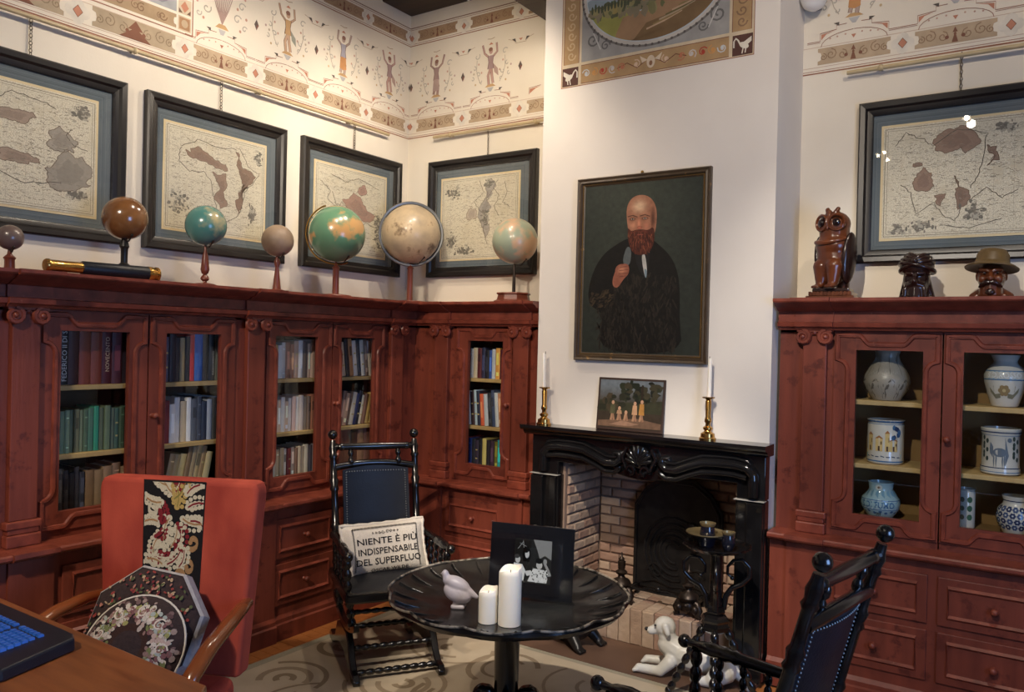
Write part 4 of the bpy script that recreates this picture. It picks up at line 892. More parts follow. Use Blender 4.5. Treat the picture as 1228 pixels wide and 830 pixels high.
for sg in (-1, 1):
    mb.tube([(1.563+sg*(.04+.022*cos(k*.6)), FY-.035, .965+.022*sin(k*.6)) for k in range(9)], [.009]*9, 6); mb.tube([(1.563+sg*.07, FY-.02, 1.08), (1.563+sg*.095, FY-.02, 1.03), (1.563+sg*.07, FY-.025, .975), (1.563+sg*.02, FY-.03, .945)], .010, 6)
mb.build('shell_cartouche', M['marble'], li, 60)
# firebox of single bricks
FB0, FB1, FBY, HZ = 1.062, 2.068, .465, .20
mb = MB(); mb.box(FB0-.02, FB0+.012, .05, .49, .006, 1.0).box(FB1-.012, FB1+.02, .05, .49, .006, 1.0).box(FB0, FB1, FBY+.012, .49, .006, 1.0).box(FB0, FB1, .085, FBY, .006, HZ-.012).box(FB0-.02, FB1+.02, .05, .49, .985, 1.0)
fb = mb.build('firebox', M['mortar'], t, 0, loc=O)
rr = random.Random(9); BK = ('brick', 'brick2', 'brick3')
bms = {}
def bmesh_brick(l, h, d, m):
    k = (round(l, 3), h, d, m)
    if k not in bms:
        a, b, c = l/2, d/2, h/2; e = .006
        vs_ = []
        for sx in (-1, 1):
            for sz in (-1, 1):
                vs_ += [(sx*a, b, sz*c), (sx*a, -b+e, sz*c), (sx*(a-e), -b+rr.uniform(0, .003), sz*(c-e)+rr.uniform(-.002, .002))]
        fs_ = [(0, 3, 9, 6), (2, 5, 11, 8), (0, 1, 4, 3), (6, 9, 10, 7), (0, 6, 7, 1), (3, 4, 10, 9), (1, 2, 5, 4)[:4], (7, 10, 11, 8), (1, 7, 8, 2), (4, 5, 11, 10)]
        bms[k] = MB().add(vs_, fs_).mesh('brick', M[m], 0)
    return bms[k]
RH = .056
def brick(l, h, d, c, rz, m=None, rx=0):
    o = link('brick', bmesh_brick(l, h, d, m or rr.choice(BK)), fb); o.location = Vector(c); o.rotation_euler = (rx, rr.uniform(-.012, .012), rz+rr.uniform(-.01, .01)); return o
z = HZ+RH/2; k = 0
while z < .97:
    for (side, rz) in ((0, pi/2), (1, -pi/2)):              # side walls
        y = .075 if k % 2 else .015
        while y < FBY-.02:
            a = max(y, .068); b = min(y+.125, FBY-.008)
            if b-a > .03: brick(round(b-a-.010, 3), RH-.011, .03, ((FB0+.012 if side == 0 else FB1-.012), (a+b)/2, z), rz)
            y += .125
    x = FB0+.02-(.09 if k % 2 else .03)                     # back wall
    while x < FB1-.02:
        a = max(x, FB0+.02); b = min(x+.165, FB1-.02)
        if b-a > .03: brick(round(b-a-.010, 3), RH-.011, .03, ((a+b)/2, FBY+.008, z), 0)
        x += .165
    z += RH; k += 1
x = FB0+.004
while x < FB1-.03:                                            # soldier course of the hearth front, and its top
    brick(.066, .19, .03, (x+.034, .082, .104), 0); x += .0695
for j, y in enumerate((.155, .285, .40)):
    x = FB0+.004
    while x < FB1-.03: brick(.066, .124, .03, (x+.034, y, HZ-.012), 0, None, -pi/2); x += .0695
# fireback
fbk = MB(); FBX = 1.60
pl_ = [(1.335, .215), (1.865, .215), (1.865, .70), (1.80, .80), (1.70, .87), (1.50, .87), (1.40, .80), (1.335, .70)]
fbt = thing('fireback', 'black cast iron fireback plate with curled relief inside the fireplace', 'fireback', (1.60, .42, .204)); Of = -Vector((1.60, .42, .204))
fbk.prism(pl_, .405, .428, MX); fbk.build('plate', M['iron'], fbt, 0, bev=.006, loc=Of)
mb = MB(); mb.tube([(x, .402, z) for x, z in [(1.355, .235), (1.845, .235), (1.845, .69), (1.79, .78), (1.695, .845), (1.505, .845), (1.41, .78), (1.355, .69)]], .008, 6, True); mb.build('rim', M['iron'], fbt, 50, loc=Of)
mb = MB()
for q in range(5): mb.tube([(1.585+(.05+.032*q)*cos(a)*1.0, .402, .45+(.06+.034*q)*sin(a)) for a in [pi*.25+pi*1.35*i/12 for i in range(13)]], .007, 6)
for sg in (-1, 1):
    mb.tube([(1.60+sg*(.12+.05*cos(k*.5)*(1-k*.05)), .402, .33+.05*sin(k*.5)*(1-k*.05)) for k in range(14)], .008, 6); mb.tube([(1.60+sg*.04, .402, .26), (1.60+sg*.12, .400, .28), (1.60+sg*.2, .402, .26)], .009, 6)
mb.ball((1.69, .40, .60), .035, 12, 8, (1, .4, 1)).ball((1.71, .40, .52), .045, 12, 8, (.8, .4, 1.2)); mb.build('relief', M['iron'], fbt, 50, loc=Of)
# andirons
def andiron(label, x, y):
    t = thing('andiron', label, 'andiron', (x, y, HZ+.001), group='pair of andirons')
    mb = MB(); mb.lathe([(.02, .075), (.045, .085), (.055, .105), (.045, .125), (.022, .135), (.016, .15), (.03, .158), (.034, .168), (.018, .18), (.02, .19), (.022, .225), (.012, .232), (.018, .238), (.006, .25), (.004, .272), (0, .278)], 12); mb.build('finial', M['bronze'], t, 50)
    mb = MB()
    for s in (-1, 1):
        mb.tube([(s*.012, 0, .085), (s*.05, -.005, .075), (s*.066, -.01, .045), (s*.056, -.012, .012), (s*.074, -.016, .009)], [.016, .018, .018, .014, .010], 8); mb.ball((s*.044, -.022, .05), .022, 10, 8)
    mb.ball((0, -.02, .06), .034, 12, 8, (1, .7, 1)).ball((0, -.034, .065), .014, 8, 6); mb.build('scroll_foot', M['bronze'], t, 50)
    MB().box(-.011, .011, .0, .215, .035, .058).box(-.011, .011, .195, .215, 0, .058).build('log_bar', M['iron'], t, 0, bev=.003)
    return t
andiron('ornate bronze andiron on the hearth, left of the pair, beside the table edge', 1.395, .135)
andiron('ornate bronze andiron on the hearth, right of the pair, behind the candle stand', 1.785, .135)
tg = thing('fire_rail', 'low dark iron rail spanning the hearth between the two andirons', 'fire rail', (1.59, .20, HZ+.06)); 
MB().tube([(-.19, 0, .008), (-.08, -.01, .014), (0, -.005, .010), (.08, -.01, .014), (.19, 0, .008)], .007, 6).build('bar', M['iron'], tg, 50)
MB().tube([(-.10, .0, .014), (-.05, -.012, .03), (0, -.008, .022), (.05, -.012, .03), (.10, 0, .014)], .005, 6).ball((0, -.01, .034), .014, 8, 6).build('ornament', M['iron'], tg, 50)
# ------------------------------------------------------------------ on the mantel shelf
MZ = 1.1565
def candlestick(label, x):
    t = thing('candlestick', label, 'candlestick', (x, -.005, MZ), group='brass candlesticks on the mantel')
    MB().lathe([(.042, 0), (.042, .008), (.036, .012), (.034, .03), (.020, .038), (.017, .045), (.024, .052), (.024, .060), (.013, .068), (.012, .080), (.018, .090), (.016, .105), (.013, .112), (.015, .19), (.012, .196), (.018, .204), (.030, .206), (.032, .212), (.016, .214), (0, .214)], 20).build('stick', M['brass'], t, 40)
    MB().lathe([(.0115, .214), (.0095, .40), (.006, .405), (0, .407)], 12, Matrix.Rotation(radians(-1.5 if x < 1.5 else .6), 4, 'Y')).build('candle', M['candle'], t, 40)
    MB().tube([(0.0, 0, .40), (.001, 0, .415)], .0015, 5).build('wick', M['iron'], t, 0)
candlestick('brass candlestick with tapered ivory candle at the left end of mantel', .955)
candlestick('brass candlestick with tapered ivory candle at the right end of mantel', 1.918)
# small unframed landscape leaning on the chimney (generic wooded scene)
t = thing('small_painting', 'small dark figures-in-landscape picture standing on the mantel shelf', 'painting', (1.468, .028, MZ)); t.rotation_euler = (radians(-6), 0, 0)
MB().box(-.196, .196, -.006, .006, 0, .284).build('panel', mat('dark_panel', (44, 28, 22), (58, 38, 30), .5), t, 0, bev=.003)
p = Paint(lambda u, v, h: Vector((u, -.0064-h, v)), .00015); rr = random.Random(8)
p.grid(-.184, .184, .014, .272, 8, 8, lambda a, b: tuple(int(x+(y-x)*max(0, min(1, (b-.45)*2.5))) for x, y in zip((58, 48, 38), (112, 120, 126))), 1)
p.poly([(-.184, .16), (-.12, .17), (-.05, .15), (.05, .16), (.184, .17), (.184, .10), (-.184, .10)], (56, 56, 40), 2)
for k in range(46): p.ell(rr.uniform(-.05, .17), rr.uniform(.16, .26), rr.uniform(.01, .028), rr.uniform(.008, .022), rr.choice([(34, 40, 28), (46, 50, 34), (62, 58, 42), (30, 32, 26)]), 3, 9, 0, .3, rr)
for k in range(14): p.ell(rr.uniform(-.18, -.04), rr.uniform(.12, .19), rr.uniform(.01, .025), rr.uniform(.01, .02), rr.choice([(44, 44, 32), (70, 60, 44)]), 3, 9, 0, .3, rr)
p.rect(.062, .074, .09, .25, (46, 36, 28), 4)
p.poly([(-.184, .02), (.184, .02), (.184, .05), (.05, .07), (-.06, .06), (-.184, .05)], (112, 86, 68), 3); p.poly([(-.12, .03), (.0, .028), (.06, .04), (-.04, .055)], (152, 118, 96), 4)
for (u, h_, c) in ((-.10, .15, (84, 82, 58)), (-.06, .12, (176, 138, 106)), (.03, .15, (196, 152, 116)), (.07, .16, (182, 130, 66)), (-.02, .10, (150, 110, 84))):   # plain little figures
    p.line([(u-.008, .055), (u-.004, .08), (u, .10)], .012, (170, 130, 100), 5); p.line([(u+.01, .055), (u+.004, .08), (u, .10)], .012, (150, 112, 88), 5); p.poly([(u-.016, .09), (u+.016, .09), (u+.012, h_-.01), (u-.012, h_-.01)], c, 6); p.ell(u, h_, .009, .011, (190, 148, 118), 7, 8)
p.build('picture_surface', M['oil'], t)
# ------------------------------------------------------------------ globes
M['wood'] = mat('turned_mahogany', (92, 42, 30), (120, 62, 44), .35, scale=10, stretch=(1, 1, .3))
M['ringm'] = mat('grey_meridian', (110, 112, 112), (136, 138, 138), .35, metal=.7)
G_ = {'plum': mat('globe_plum', (86, 70, 68), (116, 100, 92), .3, scale=6, coat=.3), 'brown': mat('globe_brown', (86, 50, 24), (134, 92, 54), .18, scale=9, coat=.6, mid=.5, spread=.15),
 'teal': mat('globe_teal', (74, 124, 118), (178, 164, 122), .25, scale=7, mid=.60, spread=.06, coat=.4, wear=(112, 136, 118), wscale=6, wamt=.58), 'tan': mat('globe_tan', (116, 96, 78), (168, 146, 122), .5, scale=5, mid=.5, spread=.15),
 'green': mat('globe_green', (88, 128, 100), (180, 140, 90), .25, scale=6, mid=.555, spread=.03, coat=.4, detail=5, wear=(104, 142, 114), wscale=3, wamt=.6), 'cream': mat('globe_cream', (160, 144, 120), (196, 174, 140), .4, scale=7, coat=.2, spread=.12, wear=(124, 104, 80), wscale=7, wamt=.55),
 'pale': mat('globe_pale', (150, 160, 138), (198, 164, 132), .35, scale=7, mid=.53, spread=.04, coat=.3)}
def globe(label, loc, zc, r, m, post, ring=None, base='disc'):
    t = thing('globe', label, 'globe', (loc[0], loc[1], ZC+.001), group='globes on top of the bookcases'); c = zc-ZC
    MB().lathe([(r*sin(pi*k/20), c-r*cos(pi*k/20)) for k in range(21)], 32, Matrix.Translation((0, 0, c)) @ Matrix.Rotation(radians(20), 4, 'Y') @ Matrix.Translation((0, 0, -c))).build('sphere', G_[m], t, 60)
    pz = c-r-.012
    tilt = radians(66)
    if ring:
        rg = r*1.07; a0, a1 = (0, 2*pi) if ring == 'full' else (radians(-112), radians(68))
        n = 36; face = Vector((.70, .71, 0)) if abs(loc[0]+.25) < .01 else Vector((1, .2, 0))
        pts = [Vector((0, 0, c))+face*rg*cos(a0+(a1-a0)*k/n)*(-1)+Vector((0, 0, rg*sin(a0+(a1-a0)*k/n))) for k in range(n+(0 if ring == 'full' else 1))]
        MB().tube(pts, .010 if ring == 'full' else .005, 6, ring == 'full').build('meridian_ring', M['ringm' if ring == 'full' else 'brass'], t, 50)
    if post == 'plain': pr = [(.026, 0), (.026, .012), (.020, .016), (.019, pz-.03), (.024, pz-.02), (.010, pz-.006), (.006, pz+.015)]; m2 = M['wood']
    elif post == 'cone': pr = [(.024, 0), (.022, .03), (.010, pz*.75), (.016, pz*.84), (.018, pz*.92), (.010, pz), (.008, pz+.015)]; m2 = M['wood']
    elif post == 'vase': pr = [(.030, 0), (.030, .008), (.012, .02), (.010, .03), (.022, .042), (.020, .052), (.009, .066), (.016, .072), (.022, .09), (.015, pz*.8), (.008, pz*.9), (.006, pz+.015)]; m2 = M['wood']
    elif post == 'iron': pr = [(.03, 0), (.028, .015), (.014, .03), (.018, .04), (.028, .05), (.022, .062), (.026, .075), (.015, .085), (.016, pz-.03), (.022, pz-.02), (.018, pz-.004), (.010, pz+.02)]; m2 = M['iron']
    else: pr = [(.012, 0), (.010, pz*.6), (.008, pz), (.004, pz+.015)]; m2 = M['bronze']
    MB().lathe(pr, 16).build('post', m2, t, 40)
    if base == 'disc': MB().lathe([(r*.55, 0), (r*.58, .006), (r*.55, .016), (r*.3, .022), (0, .022)], 28).build('base', M['wood'], t, 40)
    if base == 'claw':
        for a in range(3):
            an = a*2.09+.6; MB().tube([(.01*cos(an), .01*sin(an), .05), (.04*cos(an), .04*sin(an), .032), (.055*cos(an), .055*sin(an), .012), (.072*cos(an), .072*sin(an), .008)], [.012, .010, .008, .010], 8).build('claw_foot', M['bronze'], t, 50)
    if base == 'octagon':
        MB().lathe([(.125, 0), (.125, .012), (.105, .022), (.098, .05), (.108, .056), (.105, .064), (.02, .070), (0, .07)], 8).build('base', M['wood'], t, 10)
    mb = MB(); mb.tube([(0, 0, pz+.008), (r*.35, 0, pz+.004), (r*.62, 0, c-r*.82)], .004, 6); mb.ball((r*.62, 0, c-r*.82), .007, 8, 6); mb.build('pivot_arm', M['bronze'], t, 50)
    return t
globe('tiny plum grey globe on a plain post at the left photo edge', (-.25, -2.298), 2.002, .052, 'plum', 'plain', base='none')
globe('glossy brown globe on a black turned stand behind the telescope', (-.25, -1.804), 2.151, .10, 'brown', 'iron', base='claw')
globe('teal globe on a red vase-shaped stand before the second map', (-.25, -1.374), 2.174, .102, 'teal', 'vase', base='disc')
globe('small tan globe on a conical red wooden stand', (-.25, -.917), 2.151, .088, 'tan', 'cone', base='disc')
globe('green globe with orange continents on a square wooden post', (-.25, -.475), 2.243, .17, 'green', 'plain', 'half')
globe('largest cream globe within a grey ring, in the corner', (-.25, .196), 2.326, .196, 'cream', 'plain', 'full')
globe('pale green and pink globe on an octagonal base beside the chimney', (.555, .25), 2.245, .142, 'pale', 'wire', None, 'octagon')
# telescope lying on the bookcase
t = thing('telescope', 'brass and black telescope lying on top of the bookcase', 'telescope', (-.12, -1.98, ZC+.034))
Mt = Matrix.Rotation(radians(-90), 4, 'X')
mb = MB(); mb.lathe([(.024, -.24), (.027, -.235), (.027, -.225), (.024, -.22), (.024, -.09)], 20, Mt); mb.build('brass_draw_tube', M['brass'], t, 40)
MB().lathe([(.026, -.09), (.030, -.085), (.033, .20), (.033, .21)], 20, Mt).build('leather_barrel', M['leather'], t, 40)
MB().lathe([(.0335, .21), (.034, .215), (.034, .235), (.030, .24), (.030, .25), (.034, .252), (.034, .262), (.0, .262)], 20, Mt).build('brass_end_cap', M['brass'], t, 40)
# ------------------------------------------------------------------ carvings on the display cabinet
M['carved'] = mat('carved_oiled_wood', (66, 30, 14), (112, 60, 32), .28, scale=14, stretch=(1, 1, .5), coat=.3, bump=.1)
M['carvedk'] = mat('carved_dark_wood', (24, 14, 12), (50, 28, 22), .25, scale=16, coat=.3)
M['hatw'] = mat('carved_hat_wood', (86, 66, 36), (112, 90, 54), .45, scale=14)
M['eyeg'] = mat('glass_eye', (12, 8, 8), (40, 12, 10), .08, coat=1)
t = thing('owl_carving', 'carved wooden owl statue on a stepped base, standing on the display cabinet', 'statue', (2.436, .27, ZC+.001))
mb = MB(); mb.box(-.112, .112, -.075, .085, 0, .022).box(-.100, .100, -.068, .075, .022, .040); mb.build('base', M['carved'], t, 0, bev=.004)
for k in range(11): MB().box(-.098+k*.0182, -.098+k*.0182+.013, -.074, -.066, .024, .042).build('base_block', M['carved'], t, 0)
MB().box(-.086, .086, -.058, .068, .040, .060).build('plinth', M['carvedk'], t, 0, bev=.006)
Mo = Matrix.Rotation(radians(-26), 4, 'Z'); Mh = Matrix.Translation((0, 0, .355)) @ Matrix.Rotation(radians(14), 4, 'Z') @ Matrix.Translation((0, 0, -.355))
mb = MB(Mo); mb.ball((0, .0, .215), .1, 18, 12, (.80, .72, 1.42)).ball((0, -.012, .27), .085, 18, 12, (1.0, .80, .78)).cap((0, .0, .31), (0, .0, .365), .070, .074)
mb.cap((-.036, -.040, .165), (-.034, -.045, .085), .044, .026).cap((.036, -.040, .165), (.034, -.045, .085), .044, .026)
for s in (-1, 1):
    for q in (-1, 0, 1): mb.cap((s*.036+q*.014, -.058, .072), (s*.038+q*.017, -.086, .066), .010, .008)
mb.cap((0, .055, .16), (0, .075, .06), .045, .03)
mb.body('body', M['carved'], t, .006, 3)
mb = MB(Mo)
for s in (-1, 1): mb.ball((s*.078, .012, .205), .1, 14, 12, (.24, .52, 1.28), Matrix.Rotation(radians(s*5), 4, 'Y'))
mb.body('wings', M['carvedk'], t, .006, 2)
mb = MB(lambda p_: Mo @ (Mh @ p_)); mb.ball((0, 0, .375), .075, 18, 12, (1.02, .92, .86))
for s in (-1, 1): mb.cap((s*.018, -.030, .430), (s*.026, -.022, .448), .013, .012)
mb.cap((0, -.070, .385), (0, -.080, .345), .012, .006).cap((0, -.055, .43), (0, -.072, .395), .012, .010)
mb.body('head', M['carved'], t, .005, 2)
mb = MB(lambda p_: Mo @ (Mh @ p_))
for s in (-1, 1): mb.tube([(s*.036+.033*cos(a), -.062+.016*cos(a)*s, .378+.037*sin(a)) for a in [k*pi/8 for k in range(16)]], .008, 6, True)
mb.build('eye_disc', M['carved'], t, 60)
for s in (-1, 1): MB(lambda p_: Mo @ (Mh @ p_)).ball((s*.036, -.062, .378), .020, 12, 8, (1, .6, 1)).build('eye', M['eyeg'], t, 60)
mb = MB(Mo); mb.tube([(.082*cos(a), -.005+.078*sin(a), .302-.022*sin(-a)) for a in [pi*1.02+pi*.96*k/12 for k in range(13)]], [.006+.007*sin(pi*k/12) for k in range(13)], 8); mb.build('ruff', M['carved'], t, 60)
t = thing('turbaned_head_carving', 'dark carved wooden head of a turbaned bearded man on the cabinet', 'statue', (2.806, .27, ZC+.001))
mb = MB(); mb.ball((0, 0, .095), .060, 16, 12, (.98, .95, 1.25)).cap((0, -.02, .06), (0, -.03, .012), .052, .046).cap((-.025, .01, .10), (-.062, .02, .012), .034, .016).cap((.025, .01, .10), (.062, .02, .012), .034, .016).cap((0, -.058, .112), (0, -.078, .084), .009, .013)
mb.cap((-.036, -.054, .062), (.0, -.068, .074), .009, .012).cap((.036, -.054, .062), (0, -.068, .074), .009, .012).cap((-.035, -.050, .122), (-.012, -.062, .120), .009, .009).cap((.035, -.050, .122), (.012, -.062, .120), .009, .009).box(-.066, .066, -.045, .045, 0, .02)
for k in range(5): mb.cap((-.04+k*.02, -.055, .05), (-.044+k*.022, -.058, .014), .010, .008)
mb.body('head', M['carvedk'], t, .004, 2)
mb = MB(); mb.ball((0, .004, .158), .074, 20, 14, (1.0, .98, .80))
for k in range(7):
    sg = -1 if k % 2 else 1; Q = Matrix.Translation((0, .004, .150+.004*k)) @ Matrix.Rotation(radians(sg*(14+4*k)), 4, 'Y') @ Matrix.Rotation(radians(-8), 4, 'X'); rq = .076-.004*k
    mb.tube([Q @ Vector((rq*cos(b_), rq*sin(b_), .002*k)) for b_ in [i*pi/12 for i in range(24)]], .010, 8, True)
mb.ball((.0, -.076, .178), .014, 10, 8); mb.build('turban', M['carvedk'], t, 70)
t = thing('hatted_head_carving', 'carved wooden head of a moustached man in a brimmed hat on the cabinet', 'statue', (3.107, .27, ZC+.001))
mb = MB(); mb.ball((0, 0, .098), .058, 18, 14, (.95, .98, 1.15)).cap((0, -.024, .06), (0, -.026, .022), .046, .048).cap((0, -.058, .122), (0, -.080, .090), .008, .014).cap((-.014, -.062, .092), (.014, -.062, .092), .010, .010)
for s in (-1, 1): mb.ball((s*.056, .004, .104), .014, 10, 8, (.5, 1, 1.5)).ball((s*.030, -.048, .088), .020, 10, 8).cap((s*.040, -.044, .130), (s*.014, -.058, .126), .009, .010).cap((s*.03, .01, .03), (s*.072, .015, .016), .03, .016)
mb.box(-.062, .062, -.045, .045, 0, .02); mb.body('head', M['carved'], t, .004, 1)
mb = MB()
for s in (-1, 1): mb.tube([(0, -.074, .074), (s*.018, -.076, .072), (s*.034, -.066, .062), (s*.044, -.056, .052)], [.010, .011, .009, .004], 8)
mb.ball((0, -.070, .030), .016, 10, 8, (1.2, .6, 1)); mb.build('moustache', M['carvedk'], t, 60)
for s in (-1, 1): MB().ball((s*.024, -.056, .116), .006, 8, 6).build('eye', M['eyeg'], t, 60)
mb = MB(); mb.lathe([(.066, .150), (.092, .140), (.106, .136), (.108, .140), (.094, .150), (.070, .162), (.068, .168), (.064, .20), (.052, .220), (.026, .226), (.0, .222)], 28, Matrix.Translation((0, 0, .148)) @ Matrix.Rotation(radians(4), 4, 'Y') @ Matrix.Rotation(radians(-9), 4, 'X') @ Matrix.Translation((0, .004, -.148))); mb.build('hat', M['hatw'], t, 50)
# ------------------------------------------------------------------ ceramic jars
M['cerw'] = mat('tin_glaze_white', (196, 192, 178), (212, 208, 196), .16, scale=6, coat=.4)
M['cerb'] = mat('tin_glaze_pale_blue', (132, 164, 172), (164, 188, 190), .16, scale=6, coat=.4)
M['cerg'] = mat('grey_stoneware', (138, 130, 114), (166, 158, 142), .35, scale=8)
def jar(label, x, z, prof, m, deco, y=.30):
    t = thing('ceramic_jar', label, 'jar', (x, y, z+.001), group='ceramic jars in the display cabinet')
    MB().lathe(prof, 32).build('body', m, t, 40)
    def rad(v):
        out = [q for q in prof if True]
        for (r0, z0), (r1, z1) in zip(out, out[1:]):
            if z1 > z0 and z0 <= v <= z1: return r0+(r1-r0)*(v-z0)/(z1-z0)
        return out[-1][0]
    p = Paint(lambda u, v, h: Vector(((rad(v)+.0008+h)*sin(u), -(rad(v)+.0008+h)*cos(u), v)), .0002); deco(p)
    p.build('painted_decoration', M['glaze'], t); return t
BL, DB, OC, GR = (74, 112, 150), (44, 58, 92), (190, 150, 80), (70, 104, 84)
def ringp(p, v0, v1, c, lay=1):
    for k in range(24): a = -pi+k*pi/12; p.poly([(a, v0), (a+pi/12, v0), (a+pi/12, v1), (a, v1)], c, lay)
def flower(p, u, v, r, c, c2, k, lay=3):
    for a in range(6): p.ell(u+k*r*.6*cos(a*pi/3), v+r*.6*sin(a*pi/3), r*.42*k, r*.42, c, lay, 8)
    p.ell(u, v, r*.3*k, r*.3, c2, lay+1, 8)
def d1(p):
    for s in (-1.4, -.7, 0, .7, 1.4):
        for q in (-.22, 0, .22): p.line([(s+q*.3, .03), (s+q, .075), (s+q*1.5, .12-abs(q)*.1)], .05, (104, 96, 84), 2, taper=True)
    for s in (-.9, -.3, .3, .9): p.line([(s, .13), (s*.9, .18), (s*1.2, .225)], .04, (120, 112, 98), 2, taper=True)
    for k in range(14): p.ell(-.65+k*.1, .128+.006*(k % 2), .03, .006, (176, 170, 154), 3, 7)
jar('grey stoneware pitcher vase with incised leaves, top shelf behind left cabinet door', 2.686, 1.386, [(.060, 0), (.064, .006), (.092, .05), (.103, .085), (.098, .115), (.078, .155), (.056, .19), (.050, .215), (.060, .238), (.056, .238), (.046, .215), (0, .20)], M['cerg'], d1)
def d2(p):
    ringp(p, .196, .204, BL); ringp(p, .010, .016, BL); ringp(p, .186, .189, BL)
    p.rect(-1.1, 1.1, .028, .06, (96, 150, 150), 2); p.rect(-1.1, 1.1, .05, .066, (206, 178, 96), 2)
    for (u, w_, h_) in ((-.75, .16, .075), (-.2, .20, .06), (.25, .12, .085), (.6, .22, .05)): p.rect(u-w_, u+w_, .06, .06+h_, (222, 192, 126), 3); p.poly([(u-w_*1.2, .06+h_), (u+w_*1.2, .06+h_), (u, .075+h_)], (180, 120, 70), 4); p.rect(u-.05, u+.05, .062, .085, (92, 70, 60), 5); p.rect(u+w_*.5, u+w_*.75, .062+h_*.5, .062+h_*.75, (92, 70, 60), 5)
    for k in range(9): p.ell(.75+.2*cos(k*1.7), .15+.025*sin(k*2.3), .10, .012, DB if k % 2 else BL, 4, 8)
    p.line([(.8, .07), (.78, .15)], .03, (110, 84, 60), 3)
    for k in range(7): p.line([(-1+k*.3, .034+.004*(k % 2)), (-.8+k*.3, .034)], .004, DB, 4)
jar('straight white drug jar painted with yellow houses, middle shelf behind left cabinet door', 2.687, 1.086, [(.074, 0), (.080, .006), (.080, .185), (.076, .192), (.082, .202), (.083, .208), (.076, .208), (.070, .19), (0, .19)], M['cerw'], d2)
def d3(p):
    ringp(p, .048, .090, (196, 208, 206)); ringp(p, .0465, .050, BL, 2); ringp(p, .089, .0925, BL, 2)
    p.text('S.DI FUMO', 0, .056, .040, BL, 3, wx=9.5, ext=.012)
    for k in range(10): p.ell(-1.5+k*.33, .032+.006*(k % 2), .10, .006, BL, 3, 8)
    for k in range(8): p.line([(-1.4+k*.4, .102), (-1.2+k*.4, .112)], .05, (110, 150, 170), 3)
    p.ell(0, .148, .28, .014, (196, 200, 188), 4, 14); p.ell(0, .148, .12, .006, (120, 100, 80), 5, 10); p.text('1709', 0, .018, .022, (44, 50, 56), 4, wx=9, ext=.01)
jar('pale blue round jar lettered in blue, bottom shelf behind left cabinet door', 2.672, .823, [(.050, 0), (.056, .006), (.082, .045), (.088, .07), (.082, .095), (.058, .122), (.052, .135), (.056, .165), (.058, .170), (.050, .170), (.046, .14), (0, .14)], M['cerb'], d3)
def d4(p):
    ringp(p, .120, .158, (150, 176, 190)); ringp(p, .117, .121, BL, 2); ringp(p, .157, .160, BL, 2)
    p.text('S.D.ROSSO', 0, .128, .034, (232, 232, 226), 3, wx=10.5, ext=.012)
    flower(p, 0, .072, .026, (150, 128, 90), (200, 180, 130), 12)
    for s in (-1, 1): p.spiral(s*.55, .075, .02, 1, 0, .006, (120, 116, 96), 3); p.line([(s*.2, .05), (s*.5, .045), (s*.8, .075)], .02, (130, 126, 104), 3)
jar('rounded grey white jar with a blue lettered band, top shelf behind right door', 3.168, 1.386, [(.050, 0), (.054, .005), (.070, .06), (.082, .11), (.083, .14), (.070, .17), (.050, .188), (.046, .20), (.056, .222), (.058, .228), (.050, .228), (.042, .205), (0, .19)], M['cerw'], d4)
def d5(p):
    ringp(p, .185, .19, DB); ringp(p, .03, .034, DB); ringp(p, .012, .015, BL); ringp(p, .172, .174, BL)
    c = (104, 116, 128)
    p.ell(0, .10, .36, .020, c, 3, 14); p.line([(.28, .105), (.46, .15)], .13, c, 3); p.ell(.5, .155, .13, .010, c, 4, 10); p.line([(-.34, .10), (-.5, .12), (-.52, .10)], .05, c, 3)
    for u in (-.28, -.16, .16, .26): p.line([(u, .09), (u-.03, .045)], .06, c, 3)
    for s in (-1, 1):
        for k in range(8): p.ell(s*.85+.16*cos(k*2.1), .07+.013*k, .09, .011, (60, 74, 70), 3, 8)
    p.rect(-1.2, 1.2, .036, .044, (130, 124, 96), 2)
jar('straight drug jar painted with a grey running animal, middle shelf behind right door', 3.158, 1.086, [(.070, 0), (.078, .006), (.077, .03), (.074, .04), (.074, .175), (.078, .182), (.080, .20), (.076, .205), (.070, .205), (.066, .18), (0, .18)], M['cerw'], d5)
def d6(p):
    for k in range(34):
        a = -1.5+(k % 9)*.36+(k//9)*.13; v = .04+(k//9)*.026; flower(p, a, v, .013, DB if k % 2 else (70, 88, 124), (200, 200, 196), 13, 2)
    ringp(p, .150, .154, DB)
jar('white jar covered with dark blue flowers, bottom shelf at the right photo edge', 3.225, .823, [(.046, 0), (.052, .006), (.074, .05), (.080, .08), (.072, .115), (.054, .135), (.052, .15), (.058, .172), (.052, .172), (.046, .14), (0, .14)], M['cerw'], d6)
def d7(p):
    for v in (.05, .09, .13): p.ell(.5, v, .3, .014, GR, 3, 10); p.ell(-.3, v, .25, .012, (110, 100, 80), 3, 10)
jar('slim pale jar with green sprigs, bottom shelf behind right door stile', 3.026, .823, [(.036, 0), (.038, .005), (.038, .16), (.034, .168), (.040, .178), (.034, .178), (.030, .16), (0, .16)], M['cerw'], d7, .33)
# white uplighter bowl on the wall above the chimney corner
t = thing('wall_lamp', 'white bowl wall lamp high up beside the chimney breast', 'wall lamp', (2.275, .41, 3.40))
MB().lathe([(0, -.03), (.02, -.028), (.05, -.01), (.07, .03), (.078, .07), (.072, .07), (.06, .03), (.03, 0), (0, -.01)], 24).build('bowl', mat('white_lamp_glass', (226, 224, 218), (236, 234, 230), .4), t, 50)
MB().box(-.02, .02, .05, .089, .0, .05).build('bracket', M['ringm'], t, 0)
